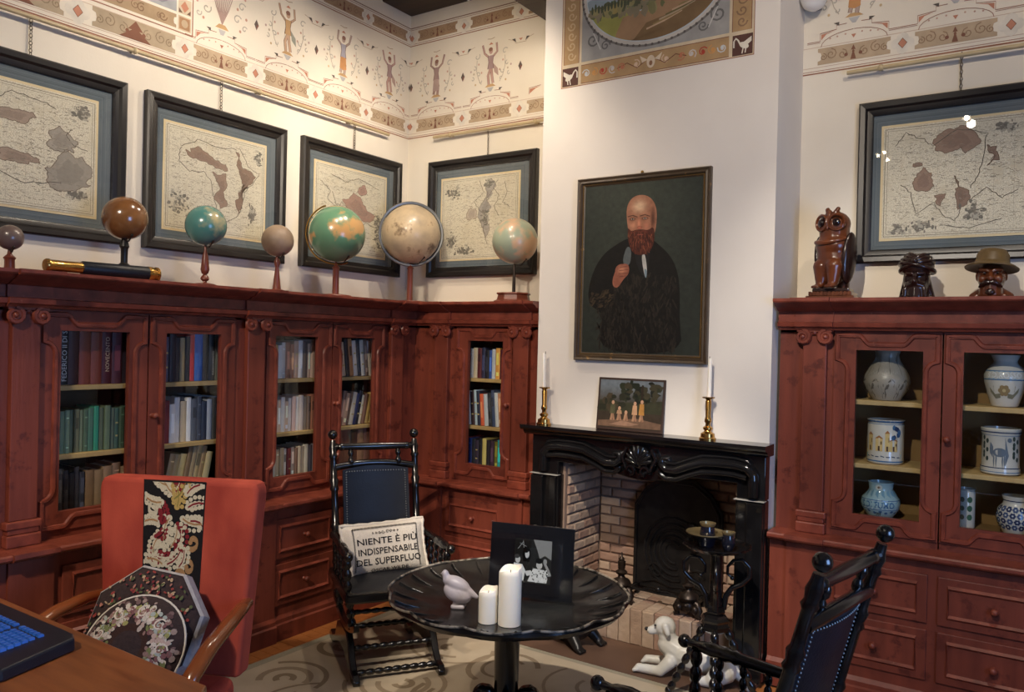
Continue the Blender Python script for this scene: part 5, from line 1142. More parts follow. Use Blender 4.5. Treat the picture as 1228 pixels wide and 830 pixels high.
# spot lamps under the ceiling
M['lamp'] = emitmat('lamp_glow', (255, 236, 205), 60)
M['lamph'] = mat('lamp_housing', (210, 206, 198), (222, 218, 210), .4)
for k, s in enumerate(SPOTS):
    where = ['nearest the window side', 'second above the desk side', 'third on the rear rail', 'fourth on the rear rail', 'fifth on the rear rail', 'on the low beam by the third map', 'on the low beam by the second map', 'on the low beam by the corner', 'above the display cabinet', 'aimed down at the fireplace'][k]
    t = thing('spot_lamp', 'small white ceiling spot lamp '+where, 'spot lamp', s[:3], group='ceiling spot lamps'); d = (Vector(s[3])-Vector(s[:3])).normalized()
    Mq = d.to_track_quat('Z', 'Y').to_matrix().to_4x4()
    MB().lathe([(.028, -.14), (.034, -.13), (.040, -.025), (.038, -.02), (.030, -.03), (0, -.03)], 16, Mq).build('housing', M['lamph'], t, 40)
    MB().lathe([(0, -.022), (.020, -.022), (.019, -.026), (0, -.026)], 16, Mq).build('lens', M['lamp'], t, 40)
    b = -d*.10; top = 3.95-s[2] if 0 else (CZ-s[2] if s[0] > 1 else None)
    if top: MB().tube([b, (b.x, b.y, top)], .008, 8).build('stem', M['lamph'], t, 40)
    else: MB().tube([b, (.085, b.y, b.z+.02)], .008, 8).build('stem', M['lamph'], t, 40)
# ------------------------------------------------------------------ rug
t = thing('rug', 'beige wool rug with brown swirling pattern under the table and chairs', 'rug', (1.6, -1.6, 0))
RG = (.115, 3.3, -3.4, -.30)
MB().box(RG[0]-1.6+.05, RG[1]-1.6, RG[2]+1.6, RG[3]+1.6-.035, .0005, .011).build('pile', M['rug'], t, 0, bev=.003)
MB().box(RG[0]-1.6, RG[0]-1.6+.05, RG[2]+1.6, RG[3]+1.6, .0005, .009).box(RG[0]-1.6+.05, RG[1]-1.6, RG[3]+1.6-.035, RG[3]+1.6, .0005, .009).build('border', M['rugedge'], t, 0)
p = Paint(lambda u, v, h: Vector((u-1.6, v+1.6, .0111+h)), .0002); rr = random.Random(31)
for k in range(40):
    cx, cy = .30+(k % 6)*.46+rr.uniform(-.1, .1), -.55-(k//6)*.42+rr.uniform(-.1, .1); a0 = rr.uniform(0, 6.28); rx = rr.uniform(.8, 1.2)
    for q in range(4):
        r = .04+q*.075; sp_ = rr.uniform(2.4, 4.6); b0 = a0+rr.uniform(-.5, .5)
        pts = [(cx+r*rx*cos(b0+sp_*i/16), cy+r*sin(b0+sp_*i/16)) for i in range(17)]
        if all(.19 < x < 3.25 and y < -.36 for x, y in pts): p.line(pts, rr.uniform(.016, .034), rr.choice([(150, 132, 108), (144, 126, 102), (156, 138, 114)]), 1)
p.build('swirl_pattern', M['cloth'], t)
RZ = .0112
# ------------------------------------------------------------------ platform rocking chairs
def bob(n, r, r2, e=.02):
    pr = [(0, r*.9)]
    for k in range(n):
        a = e+(1-2*e)*k/n; b = e+(1-2*e)*(k+1)/n; d = b-a
        pr += [(a, r2), (a+d*.25, r*.92), (a+d*.5, r), (a+d*.75, r*.92), (b-d*.02, r2)]
    return pr+[(1, r*.9)]
def rings(n, r, extra):
    pr = [(0, r)]
    for k in range(n):
        a = (k+.5)/n; pr += [(a-.02, r), (a-.012, r+extra), (a+.012, r+extra), (a+.02, r)]
    return pr+[(1, r)]
def rocker(label, loc, rz):
    t = thing('rocking_chair', label, 'rocking chair', loc, rz, 'pair of black platform rocking chairs'); K = M['chairblack']
    for s in (-1, 1):
        a, b = Vector((s*.215, -.20, .36)), Vector((s*.225, -.385, 1.055))
        MB().turned(a, b, [(0, .020), (.10, .021), (.12, .026), (.14, .021), (.30, .020), (.32, .027), (.345, .022), (.37, .027), (.39, .020), (.62, .018), (.64, .025), (.66, .019), (.70, .025), (.72, .018), (.86, .017), (.88, .024), (.90, .018), (.94, .023), (.97, .017), (1, .015)], 12).ball(b+Vector((0, -.008, .03)), .026, 12, 8).build('back_post', K, t, 50)
        c, d = Vector((s*.235, -.245, .585)), Vector((s*.248, .25, .592))
        MB().turned(c, d, [(0, .016), (.06, .018), (.08, .023), (.11, .017), (.60, .020), (.63, .025), (.66, .020), (.70, .025), (.73, .020), (.80, .024), (.90, .018), (.93, .012), (1, .014)], 12).ball(d+Vector((0, .014, 0)), .023, 12, 8).build('arm', K, t, 50)
        for k, y in enumerate((-.13, -.045, .04, .125)):
            MB().turned((s*.235, y, .415), (s*.243, y, .575), bob(4, .014, .007), 8).build('arm_spindle', K, t, 50)
        MB().turned((s*.235, .215, .36), (s*.246, .215, .578), bob(4, .021, .012), 10).build('front_post', K, t, 50)
        MB().box(s*.235-.02, s*.235+.02, -.23, .25, .365, .415).build('side_rail', K, t, 0, bev=.01)
        # upper rocker and the base it rolls on
        n = 12; mb = MB()
        up = [(-.30+.58*k/n, .215+.55*((k/n-.5)**2)*.45) for k in range(n+1)]
        mb.prism([(y, z) for y, z in up]+[(y, z-.035) for y, z in up[::-1]], s*.205-.014, s*.205+.014, Matrix(((0, 0, 1, 0), (1, 0, 0, 0), (0, 1, 0, 0), (0, 0, 0, 1)))); mb.build('rocker_rail', K, t, 30, bev=.004)
        for y in (-.17, .17): MB().turned((s*.205, y, .225), (s*.222, y, .372), bob(3, .022, .013), 10).build('leg', K, t, 50)
        bs = [(-.36, 0), (-.37, .03), (-.33, .055), (-.27, .05), (-.20, .075), (-.15, .16), (-.08, .185), (.10, .185), (.15, .15), (.19, .09), (.24, .05), (.29, .045), (.315, .02), (.31, 0), (.25, 0), (.20, .03), (.05, .075), (-.08, .075), (-.22, .03), (-.28, 0)]
        MB().prism(bs, s*.205-.017, s*.205+.017, Matrix(((0, 0, 1, 0), (1, 0, 0, 0), (0, 1, 0, 0), (0, 0, 0, 1)))).build('base_runner', K, t, 30, bev=.006)
    for y, z in ((-.16, .115), (.14, .115), (.24, .035)): MB().turned((-.2, y, z), (.2, y, z), bob(9, .016, .010), 8).build('stretcher', K, t, 50)
    MB().turned((-.215, .17, .30), (.215, .17, .30), bob(9, .013, .009), 8).build('stretcher', K, t, 50)
    MB().box(-.25, .25, .215, .255, .362, .412).build('front_rail', K, t, 0, bev=.012); MB().box(-.22, .22, -.235, -.20, .362, .412).build('back_rail', K, t, 0, bev=.012)
    # padded seat
    n = 8; mb = MB(); g = []
    for j in range(n+1):
        for i in range(n+1):
            u, v = i/n*2-1, j/n*2-1; g.append((u*.218, -.205+(v+1)*.215, .412+.035*(1-u**4)*(1-v**4)))
    mb.add(g+[(x, y, .405) for x, y, z in g], [(j*(n+1)+i, j*(n+1)+i+1, (j+1)*(n+1)+i+1, (j+1)*(n+1)+i) for j in range(n) for i in range(n)]+[((n+1)**2+j*(n+1)+i, (n+1)**2+j*(n+1)+i+1, (n+1)**2+(j+1)*(n+1)+i+1, (n+1)**2+(j+1)*(n+1)+i) for j in range(n) for i in range(n)])
    mb.build('seat', M['leather'], t, 60)
    # leather back panel, gently bowed, with brass nails along both edges
    def bk(u, v, o):
        z = .47+v*.43; y = -.222-(z-.47)*.26-.035*(1-u*u)*.6+.0
        return Vector((u*.178, y+o*.96, z+o*.25+.018*(1-u*u)*(v > .99)))
    mb = MB(); N1, N2 = 8, 10
    vs_ = [bk(i/N1*2-1, j/N2, o) for o in (.012, -.012) for j in range(N2+1) for i in range(N1+1)]; q = (N1+1)*(N2+1)
    fs_ = [tuple(o+x for x in (j*(N1+1)+i, j*(N1+1)+i+1, (j+1)*(N1+1)+i+1, (j+1)*(N1+1)+i)) for o in (0, q) for j in range(N2) for i in range(N1)]
    edge = [i for i in range(N1+1)]+[(j+1)*(N1+1)-1 for j in range(1, N2+1)]+[N2*(N1+1)+i for i in range(N1-1, -1, -1)]+[j*(N1+1) for j in range(N2-1, 0, -1)]
    fs_ += [(edge[i], edge[(i+1) % len(edge)], q+edge[(i+1) % len(edge)], q+edge[i]) for i in range(len(edge))]
    mb.add(vs_, fs_); bp_ = mb.build('backrest', M['leather'], t, 50)
    mb = MB()
    for o in (.0125, -.0125):
        for s in (-1, 1):
            for k in range(34): mb.ball(bk(s*.90, .015+k*.0288, o), .0042, 6, 4)
        for k in range(23): mb.ball(bk(-.88+k*.08, .975, o), .0042, 6, 4)
    mb.build('nail_trim', M['ringm'], bp_, 60)
    for v, r in ((-.03, .017), (1.03, .020)):
        z = .47+v*.43; y = -.222-(z-.47)*.26-.012; MB().tube([(x*.215, y-.02*(1-x*x), z+(.018*(1-x*x) if v > 1 else 0)) for x in [k/6-1 for k in range(13)]], r, 8).build('back_rail', K, t, 50)
    z = 1.02; y = -.372; MB().turned((-.222, y, z), (.222, y, z), [(0, .014), (.04, .022), (.06, .016), (.09, .022), (.12, .018), (.5, .021), (.88, .018), (.91, .022), (.94, .016), (.96, .022), (1, .014)], 12).build('top_rail', K, t, 50)
    for x in (-.13, .13): MB().turned((x, -.345, .925), (x, -.370, 1.008), bob(2, .016, .009), 8).build('crest_spindle', K, t, 50)
    return t
R1 = rocker('black rocking chair holding the lettered cushion, in front of the corner bookcase', (.577, -.863, RZ), radians(-124.2))
R2 = rocker('black rocking chair seen from the side at the lower right edge', (2.535, -1.535, RZ), radians(81))
# lettered cushion on the first rocker
M['linen'] = mat('linen', (206, 198, 186), (222, 214, 204), .95, scale=160, bump=.3)
def cushion_mesh(w_, h_, th, n=16, round_=0, frill=.0):
    mb = MB(); g = {}
    vs_ = []; fs_ = []
    for sd in (1, -1):
        for j in range(n+1):
            for i in range(n+1):
                u, v = i/n*2-1, j/n*2-1
                if round_: a = sqrt(max(1e-9, 1-v*v/2)); b = sqrt(max(1e-9, 1-u*u/2)); x, y = u*a, v*b; e = max(0, 1-(x*x+y*y))
                else: x, y = u*(1-.05*(1-v*v)), v*(1-.05*(1-u*u)); e = (1-u**4)*(1-v**4)
                vs_.append((x*w_/2, -sd*th/2*(e**.55), y*h_/2))
    q = (n+1)**2
    for o in (0, q):
        for j in range(n):
            for i in range(n): fs_.append(tuple(o+x for x in (j*(n+1)+i, j*(n+1)+i+1, (j+1)*(n+1)+i+1, (j+1)*(n+1)+i)))
    mb.add(vs_, fs_); return mb
CW, CH = .43, .262
t = thing('lettered_cushion', 'cream cushion stitched with black Italian lettering on the rocking chair', 'cushion', (0, 0, 0))
cushion_mesh(CW, CH, .11).build('cushion_body', M['linen'], t, 60)
mb = MB(); pts = []
def cz(u, v):
    e = max(0, (1-u**4)*(1-v**4)); return -.055*e**.55
for k in range(72):
    a = k/72*4; s = int(a); f_ = a-s; u, v = [(-1+2*f_, -1), (1, -1+2*f_), (1-2*f_, 1), (-1, 1-2*f_)][s]
    pts.append((u*(1-.05*(1-v*v))*CW/2*1.01, 0, v*(1-.05*(1-u*u))*CH/2*1.01))
mb.tube(pts, [.006+.002*(k % 3) for k in range(72)], 6, True); mb.build('crochet_edge', M['linen'], t, 60)
p = Paint(lambda u, v, h: Vector((u*(1-.05*(1-(v/CH*2)**2)), cz(u/CW*2, v/CH*2)-.0015-h, v)), .0003); IK = (34, 32, 36)
for (txt, v, sz, wx) in (('NIENTE \u00c8 PI\u00d9', .020, .044, 1.25), ('INDISPENSABILE', -.030, .044, 1.02), ('DEL SUPERFLUO', -.079, .044, 1.08), ('OSCAR WILDE', -.113, .022, 1.35)): p.text(txt, .008, v, sz, IK, 3, wx=wx, ext=.012)
for k in range(60):
    u = -.165+k*.33/59; p.line([(u, .098), (u+.0045, .108)], .0028, IK, 3)
for k in range(38):
    v = -.105+k*.205/37
    for u in (-.170, .168): p.line([(u, v), (u+.007, v+.004)], .0026, IK, 3)
for s in (-1, 1):
    for k, r in enumerate((.010, .008, .006, .005)): p.spiral(s*(.012+k*.018), .076, r, 1.2, 0, .0025, IK, 3, 10, s)
p.build('stitched_lettering', M['cloth'], t)
Mr = Matrix.Translation((.577, -.863, RZ)) @ Matrix.Rotation(radians(-124.2), 4, 'Z')
t.matrix_world = Mr @ Matrix.Translation((.01, -.035, .545)) @ Matrix.Rotation(pi, 4, 'Z') @ Matrix.Rotation(radians(-20), 4, 'X') @ Matrix.Rotation(radians(-3), 4, 'Y')
# ------------------------------------------------------------------ tray-top table
TC = (1.6, -1.285, RZ); TZ = .60-RZ
M['tabletop'] = mat('worn_black_tole', (14, 13, 14), (32, 30, 30), .24, scale=7, wear=(58, 54, 50), wscale=9, wamt=.60, spec=.5, bump=.08, bscale=18)
t = thing('tray_table', 'round black pedestal table with scalloped dished top, in the middle', 'table', TC)
mb = MB(); NA = 96; prof = [(0, 0), (.5, 0), (.66, .0), (.72, .004), (.80, .010), (.88, .018), (.95, .030), (1, .040), (1.005, .030), (.96, .014), (.88, 0), (.6, -.014), (0, -.014)]
vs_ = []; fs_ = []
for k in range(NA):
    a = 2*pi*k/NA; lob = abs(cos(a*6)); rib = 1 if abs(((a*6/pi) % 1)-.5) < .13 else 0
    for q, (r, z) in enumerate(prof):
        rr_ = r*.455*(1+(.028*lob if r > .9 else .012*lob if r > .7 else 0)); zz = z+(.014*(1-lob)-.004*rib if .70 < r < 1.01 and q < 8 else 0)+(.006*lob if r >= .95 and q < 9 else 0)
        vs_.append((rr_*cos(a), rr_*sin(a), TZ+zz))
m_ = len(prof)
for k in range(NA):
    k2 = (k+1) % NA
    for j in range(m_-1): fs_.append((k*m_+j, k2*m_+j, k2*m_+j+1, k*m_+j+1))
mb.add(vs_, fs_); mb.build('tray_top', M['tabletop'], t, 25)
M['worn'] = mat('worn_rim', (30, 28, 27), (150, 140, 126), .4, scale=34, mid=.50, spread=.08)
MB().tube([(.455*1.003*(1+.028*abs(cos(a*6)))*cos(a), .455*1.003*(1+.028*abs(cos(a*6)))*sin(a), TZ+.040+.014*(1-abs(cos(a*6)))+.006*abs(cos(a*6))) for a in [2*pi*k/192 for k in range(192)]], .005, 6, True).build('worn_rim', M['worn'], t, 60)
for k in range(24):
    a = pi*(2*k+1)/24; MB().tube([(r_*cos(a), r_*sin(a), TZ+z_) for r_, z_ in ((.335, .004), (.375, .016), (.41, .026), (.445, .044))], [.003, .006, .008, .006], 6).build('rim_rib', M['tabletop'], t, 60)
MB().lathe([(.05, TZ-.07), (.075, TZ-.055), (.10, TZ-.03), (.14, TZ-.014)], 24).build('top_block', M['chairblack'], t, 40)
MB().lathe([(.05, .10), (.058, .12), (.052, .16), (.046, .18), (.048, .30), (.050, TZ-.12), (.058, TZ-.11), (.058, TZ-.09), (.05, TZ-.07)], 20).build('column', M['chairblack'], t, 40)
for k in range(4):
    a = radians(32+90*k); ft = [(.03, .02), (.03, .22), (.06, .262), (.10, .268), (.13, .245), (.135, .215), (.17, .225), (.215, .21), (.25, .165), (.262, .11), (.30, .075), (.335, .06), (.35, .03), (.345, 0), (.28, 0), (.25, .03), (.20, .05), (.12, .03)]
    MB().prism(ft, -.028, .028, Matrix.Rotation(a, 4, 'Z') @ Matrix(((1, 0, 0, 0), (0, 0, 1, 0), (0, 1, 0, 0), (0, 0, 0, 1)))).build('scroll_foot', M['chairblack'], t, 30, bev=.016, seg=3)
# candles on the table
TT = .6012
def pillar(label, x, y, r, h):
    t = thing('pillar_candle', label, 'candle', (x, y, TT), group='pillar candles on the table')
    n = 28; mb = MB(); vs_ = []; m_ = 7
    for k in range(n):
        a = 2*pi*k/n; w_ = .010*sin(a+.6)+.004*sin(3*a)
        for (q, z) in ((r, 0), (r, h*.5), (r, h-.03), (r*.985, h-.008+w_), (r*.93, h-.006+w_), (r*.86, h-.022), (.001, h-.024)): vs_.append((q*cos(a), q*sin(a), z))
    mb.add(vs_, [(k*m_+j, ((k+1) % n)*m_+j, ((k+1) % n)*m_+j+1, k*m_+j+1) for k in range(n) for j in range(m_-1)]+[[k*m_ for k in range(n)]]); mb.build('wax', M['candle'], t, 50)
    MB().tube([(0, 0, h-.024), (.002, 0, h-.012)], .0015, 5).build('wick', M['iron'], t, 0)
pillar('tall white pillar candle with a sloping rim on the table', 1.738, -1.480, .0415, .208)
pillar('short white pillar candle beside the taller one on the table', 1.662, -1.508, .0345, .125)
# frosted glass bird
M['frost'] = mat('frosted_glass', (206, 198, 206), (220, 212, 218), .38, trans=.45, scale=6)
t = thing('glass_bird', 'frosted pinkish glass bird ornament standing on the table', 'ornament', (1.478, -1.452, TT), radians(25))
mb = MB(); mb.ball((.0, 0, .055), .05, 18, 12, (1.15, .75, .72), Matrix.Rotation(radians(22), 4, 'Y')).ball((.0, 0, .088), .05, 18, 12, (1.05, .62, .55), Matrix.Rotation(radians(24), 4, 'Y')).cap((-.042, 0, .10), (-.050, 0, .128), .017, .013).cap((.04, 0, .065), (.075, 0, .045), .018, .008).cap((-.058, 0, .128), (-.066, 0, .124), .006, .003)
mb.body('body', M['frost'], t, .004, 3)
mb = MB(); mb.cap((-.012, -.015, .006), (.022, -.015, .006), .010, .010).cap((-.012, .015, .006), (.022, .015, .006), .010, .010).cap((0, 0, .008), (0, 0, .03), .014, .02); mb.build('feet', M['frost'], t, 60)
# acrylic photo stand
a, b = Vector((1.482, -1.262, TT)), Vector((1.822, -1.168, TT)); ang = atan2(b.y-a.y, b.x-a.x); WP = (b-a).length; HP = .292
t = thing('photo_stand', 'clear acrylic stand with a black and white family photograph on the table', 'photo frame', a, ang)
M['acryl'] = glassmat('acrylic', (.93, .95, .96), 1.49); M['pblack'] = mat('photo_black_board', (14, 14, 18), (20, 20, 26), .2, coat=.3)
tl = .10
def sp(u, v, o): return Vector((u, v*sin(tl)-o*cos(tl), v*cos(tl)+.004+o*0))
def slab(name, u0, u1, v0, v1, o0, o1, m):
    return MB().add([sp(u, v, o) for o in (o0, o1) for u, v in ((u0, v0), (u1, v0), (u1, v1), (u0, v1))], [(0, 1, 2, 3), (4, 5, 6, 7), (0, 1, 5, 4), (1, 2, 6, 5), (2, 3, 7, 6), (3, 0, 4, 7)]).build(name, m, t, 0)
slab('photo_board', .004, WP-.004, .006, HP-.004, -.003, 0, M['pblack'])
MB().box(0, WP, -.075, .03, .0, .004).build('acrylic_foot', M['acryl'], t, 0)
p = Paint(lambda u, v, h: sp(u*WP, v*HP, .0005+h), .0002); rr = random.Random(6)
G = lambda x: (x, x, x)
p.rect(.30, .735, .22, .80, G(38), 1); p.poly([(.52, .80), (.735, .80), (.735, .55), (.66, .60), (.60, .55), (.57, .66)], G(134), 2); p.poly([(.30, .80), (.50, .80), (.48, .60), (.30, .55)], G(26), 2)
p.ell(.445, .585, .050, .12, G(16), 3, 16); p.ell(.452, .60, .026, .055, G(190), 4, 14); p.ell(.438, .655, .034, .04, G(16), 5, 12)
p.poly([(.40, .50), (.50, .50), (.56, .40), (.58, .24), (.38, .24)], G(34), 3); p.poly([(.43, .37), (.50, .39), (.54, .34), (.46, .31)], G(206), 5)
p.ell(.345, .52, .030, .05, G(186), 5, 12); p.ell(.335, .56, .03, .028, G(60), 6, 10); p.poly([(.30, .47), (.40, .46), (.44, .38), (.42, .24), (.31, .24)], G(214), 5)
p.ell(.60, .47, .036, .055, G(188), 5, 12); p.ell(.595, .525, .044, .038, G(20), 6, 12); p.poly([(.53, .42), (.66, .41), (.70, .30), (.69, .24), (.47, .24)], G(214), 5)
p.line([(.66, .50), (.70, .42), (.73, .34)], .03, G(150), 6); p.ell(.665, .52, .022, .04, G(150), 6, 10)
for k in range(30): p.ell(rr.uniform(.50, .72), rr.uniform(.24, .42), .008, .012, G(rr.choice((120, 160, 90, 230))), 7, 6)
for (u0, v0, u1, v1) in ((.36, .74, .44, .70), (.40, .78, .41, .68), (.34, .66, .40, .76)): p.line([(u0, v0), (u1, v1)], .006, G(150), 4)
p.build('photograph', M['photo'], t)
slab('acrylic_sheet', 0, WP, 0, HP, .0025, .006, M['acryl'])
# ------------------------------------------------------------------ iron candle stand before the fireplace
SX, SY = 2.095, -.33
t = thing('candle_stand', 'black wrought pedestal stand with scalloped tray and curled brackets before the fireplace', 'stand', (SX, SY, .0112)); K = M['chairblack']
def scal(r, z0, z1, n, amp, lip):
    mb = MB(); vs_ = []; NA = 72; pr = [(0, z0), (.8, z0), (.93, z0+lip*.4), (1, z0+lip), (1, z0+lip-.005), (.85, z1), (0, z1)]
    for k in range(NA):
        a = 2*pi*k/NA; l = 1+amp*abs(cos(a*n/2))
        for q, z in pr: vs_.append((q*r*(l if q > .7 else 1)*cos(a), q*r*(l if q > .7 else 1)*sin(a), z))
    m_ = len(pr); mb.add(vs_, [(k*m_+j, ((k+1) % NA)*m_+j, ((k+1) % NA)*m_+j+1, k*m_+j+1) for k in range(NA) for j in range(m_-1)]); return mb
scal(.145, .700, .692, 12, .06, .014).build('tray', K, t, 25)
MB().lathe([(.03, .43), (.036, .45), (.028, .47), (.028, .66), (.036, .67), (.05, .692)], 14).build('column', K, t, 40)
for k in range(3):
    a = radians((19, 199, 289)[k]); ca, sa = cos(a), sin(a)
    cpt = [(.035, .42), (.045, .48), (.07, .52), (.11, .54), (.145, .575), (.145, .62), (.115, .65), (.075, .645), (.05, .615), (.05, .58), (.07, .565)]
    sm = [(cpt[i][0]+(cpt[i+1][0]-cpt[i][0])*q/3, cpt[i][1]+(cpt[i+1][1]-cpt[i][1])*q/3) for i in range(len(cpt)-1) for q in range(3)]
    MB().tube([(r*ca, r*sa, z) for r, z in sm], [.014-.0003*i for i in range(len(sm))], 8).ball((.07*ca, .07*sa, .565), .011, 8, 6).build('scroll_bracket', K, t, 60)
    MB().turned((.05*ca, .05*sa, .335), (.20*ca, .20*sa, .012), bob(7, .019, .010), 10).ball((.20*ca, .20*sa, .019), .018, 10, 6).build('leg', K, t, 50)
MB().lathe([(.035, .31), (.062, .325), (.066, .345), (.06, .36), (.066, .372), (.058, .385), (.04, .395), (.046, .41), (.042, .43), (.03, .44)], 6).build('hub', K, t, 20)
MB().lathe([(.012, .12), (.014, .20), (.022, .24), (.018, .30), (.03, .315)], 10).build('drop', K, t, 40)
# two little pots and a dish on the tray
M['potb'] = mat('dark_blue_glaze', (13, 14, 22), (26, 27, 40), .12, coat=.6); M['potr'] = mat('gilded_rim', (120, 104, 74), (160, 142, 106), .3, metal=.6)
t = thing('rimmed_dish', 'dark oval dish with a pale patterned rim on the stand', 'dish', (SX-.045, SY-.015, .7124))
MB().lathe([(0, 0), (.035, 0), (.045, .03), (.05, .048), (.043, .048), (.036, .012), (0, .010)], 24).build('foot', M['potb'], t, 40)
MB().lathe([(.046, .044), (.080, .052), (.092, .060), (.092, .064), (.078, .058), (.044, .050)], 28).build('rim', M['potr'], t, 40)
def pot(label, x, y, z, r, h):
    t = thing('small_pot', label, 'pot', (x, y, z), group='small pots on the stand')
    MB().lathe([(r*.6, 0), (r*.95, h*.25), (r, h*.5), (r*.85, h*.75), (r*.82, h*.85)], 20).build('body', M['potb'], t, 40)
    MB().lathe([(r*.82, h*.84), (r*1.02, h*.95), (r*1.02, h), (r*.8, h), (r*.72, h*.8), (r*.6, h*.7), (0, h*.7)], 20).build('rim', M['potr'], t, 40)
pot('larger dark blue pot with a gilded rim sitting in the dish', SX-.04, SY-.015, .7230, .036, .095)
pot('smaller dark pot with a gilded rim on the tray edge', SX+.062, SY-.03, .7124, .030, .082)
# ------------------------------------------------------------------ white dog figure on the hearthstone
M['dog'] = mat('white_glazed_clay', (206, 202, 190), (222, 218, 208), .35, scale=9, bump=.1, bscale=40)
t = thing('dog_figure', 'white ceramic dog lying on the hearthstone with head raised', 'statue', (1.93, -.13, .0115), radians(8))
mb = MB()
mb.cap((.12, .02, .085), (-.06, .0, .10), .080, .074).cap((-.06, 0, .10), (-.13, -.01, .135), .072, .055).cap((-.12, -.01, .13), (-.145, -.015, .20), .050, .042)
mb.ball((-.148, -.018, .225), .052, 14, 10, (1.05, .95, .95)).cap((-.165, -.022, .215), (-.215, -.032, .198), .030, .021)
mb.cap((-.135, .026, .240), (-.122, .038, .208), .018, .014).cap((-.135, -.060, .240), (-.120, -.070, .208), .018, .014)
mb.cap((-.11, -.065, .07), (-.15, -.085, .028), .034, .026).cap((-.15, -.085, .026), (-.255, -.085, .024), .026, .022).cap((-.11, .05, .07), (-.16, .055, .026), .034, .026).cap((-.16, .055, .026), (-.25, .04, .024), .024, .022)
mb.cap((.15, -.06, .075), (.11, -.095, .045), .060, .038).cap((.11, -.095, .03), (.02, -.10, .024), .028, .022).cap((.15, .06, .07), (.10, .09, .035), .052, .03).cap((.19, .0, .06), (.245, -.02, .024), .026, .014).cap((.245, -.02, .022), (.265, -.07, .018), .016, .012)
for q in (-.012, .0, .012): mb.cap((-.26, -.085+q*1.3, .020), (-.278, -.085+q*1.5, .014), .011, .010); mb.cap((-.255, .04+q*1.3, .020), (-.272, .04+q*1.5, .014), .011, .010)
mb.body('body', M['dog'], t, .006, 4)
MB().ball((-.236, -.036, .203), .010, 10, 6).build('nose', M['iron'], t, 60)
for y in (-.048, .004): MB().ball((-.186, y-.012, .236), .006, 8, 6).build('eye', M['iron'], t, 60)
# dark bronze footed animal half hidden behind the table
t = thing('bronze_animal', 'dark bronze crouching animal with clawed feet, mostly hidden behind the table', 'statue', (1.20, -.10, .0115), radians(-12))
mb = MB(); mb.ball((0, 0, .075), .1, 18, 12, (1.35, 1.0, .62)).cap((.10, .0, .10), (.16, 0, .13), .045, .035).cap((.09, -.07, .07), (.145, -.085, .022), .036, .024).cap((.09, .07, .07), (.145, .085, .022), .036, .024).cap((-.09, -.07, .06), (-.13, -.09, .022), .036, .024).cap((-.09, .07, .06), (-.13, .09, .022), .036, .024)
for s in (-1, 1):
    for q in (-1, 0, 1): mb.cap((.15, s*.085+q*.015, .018), (.178, s*.085+q*.020, .012), .012, .009); mb.cap((-.135, s*.09+q*.015, .018), (-.16, s*.09+q*.02, .012), .012, .009)
mb.body('body', M['iron'], t, .006, 3)
# ------------------------------------------------------------------ red velvet armchair
M['velvet'] = mat('red_velvet', (134, 38, 26), (186, 78, 56), .85, scale=5, stretch=(1, 1, .5), detail=3, spread=.18, sheen=.6, bump=.1, bscale=150)
M['armw'] = mat('polished_arm_wood', (112, 56, 26), (146, 80, 40), .22, scale=8, stretch=(1, .3, 1), coat=.4)
AC = (.752, -2.337, 0); AR = radians(-153.3)
t = thing('armchair', 'red velvet armchair with a tapestry strip down its tall back', 'armchair', (AC[0], AC[1], RZ if AC[0] > .2 else 0), AR)
def abk(u, v, o):                                         # back: u -1..1, v 0..1, o towards the sitter
    z = .34+v*.72; return Vector((u*(.272+.050*v), -.300-.03*v+o, z))
n = 14; out = [(-1, 0), (1, 0), (1, .93), (.985, .965), (.95, .99), (.90, 1.0), (-.90, 1.0), (-.95, .99), (-.985, .965), (-1, .93)]
mb = MB(); nn = len(out); mb.add([abk(u, v, o) for o in (.045, -.045) for u, v in out], [list(range(nn)), list(range(nn, 2*nn))]+[(i, (i+1) % nn, nn+(i+1) % nn, nn+i) for i in range(nn)])
mb.build('backrest', M['velvet'], t, 30, bev=.018, seg=4)
MB().box(-.27, .27, -.255, .26, .255, .36).build('seat', M['velvet'], t, 30, bev=.04, seg=4)
MB().box(-.26, .26, -.255, .25, .215, .262).build('seat_rail', M['armw'], t, 0, bev=.006)
for s in (-1, 1):
    pts = [(s*.285, -.285, .615), (s*.305, -.20, .622), (s*.325, -.06, .612), (s*.33, .08, .585), (s*.325, .18, .53), (s*.31, .225, .44), (s*.285, .235, .33)]
    sm = [Vector(pts[i]).lerp(Vector(pts[i+1]), q/4) for i in range(len(pts)-1) for q in range(4)]+[Vector(pts[-1])]
    MB().tube(sm, [.024+.006*sin(i/len(sm)*pi) for i in range(len(sm))], 10, False, .8).build('arm', M['armw'], t, 60)
    for y in (-.29, .21): MB().add([(s*.235+a*.022, y+b*.022, z) for z in (0, .25) for a, b in ((-1, -1), (1, -1), (1, 1), (-1, 1))], [(0, 1, 2, 3), (4, 5, 6, 7), (0, 1, 5, 4), (1, 2, 6, 5), (2, 3, 7, 6), (3, 0, 4, 7)]).build('leg', M['armw'] if y > 0 else M['beam'], t, 0, bev=.004)
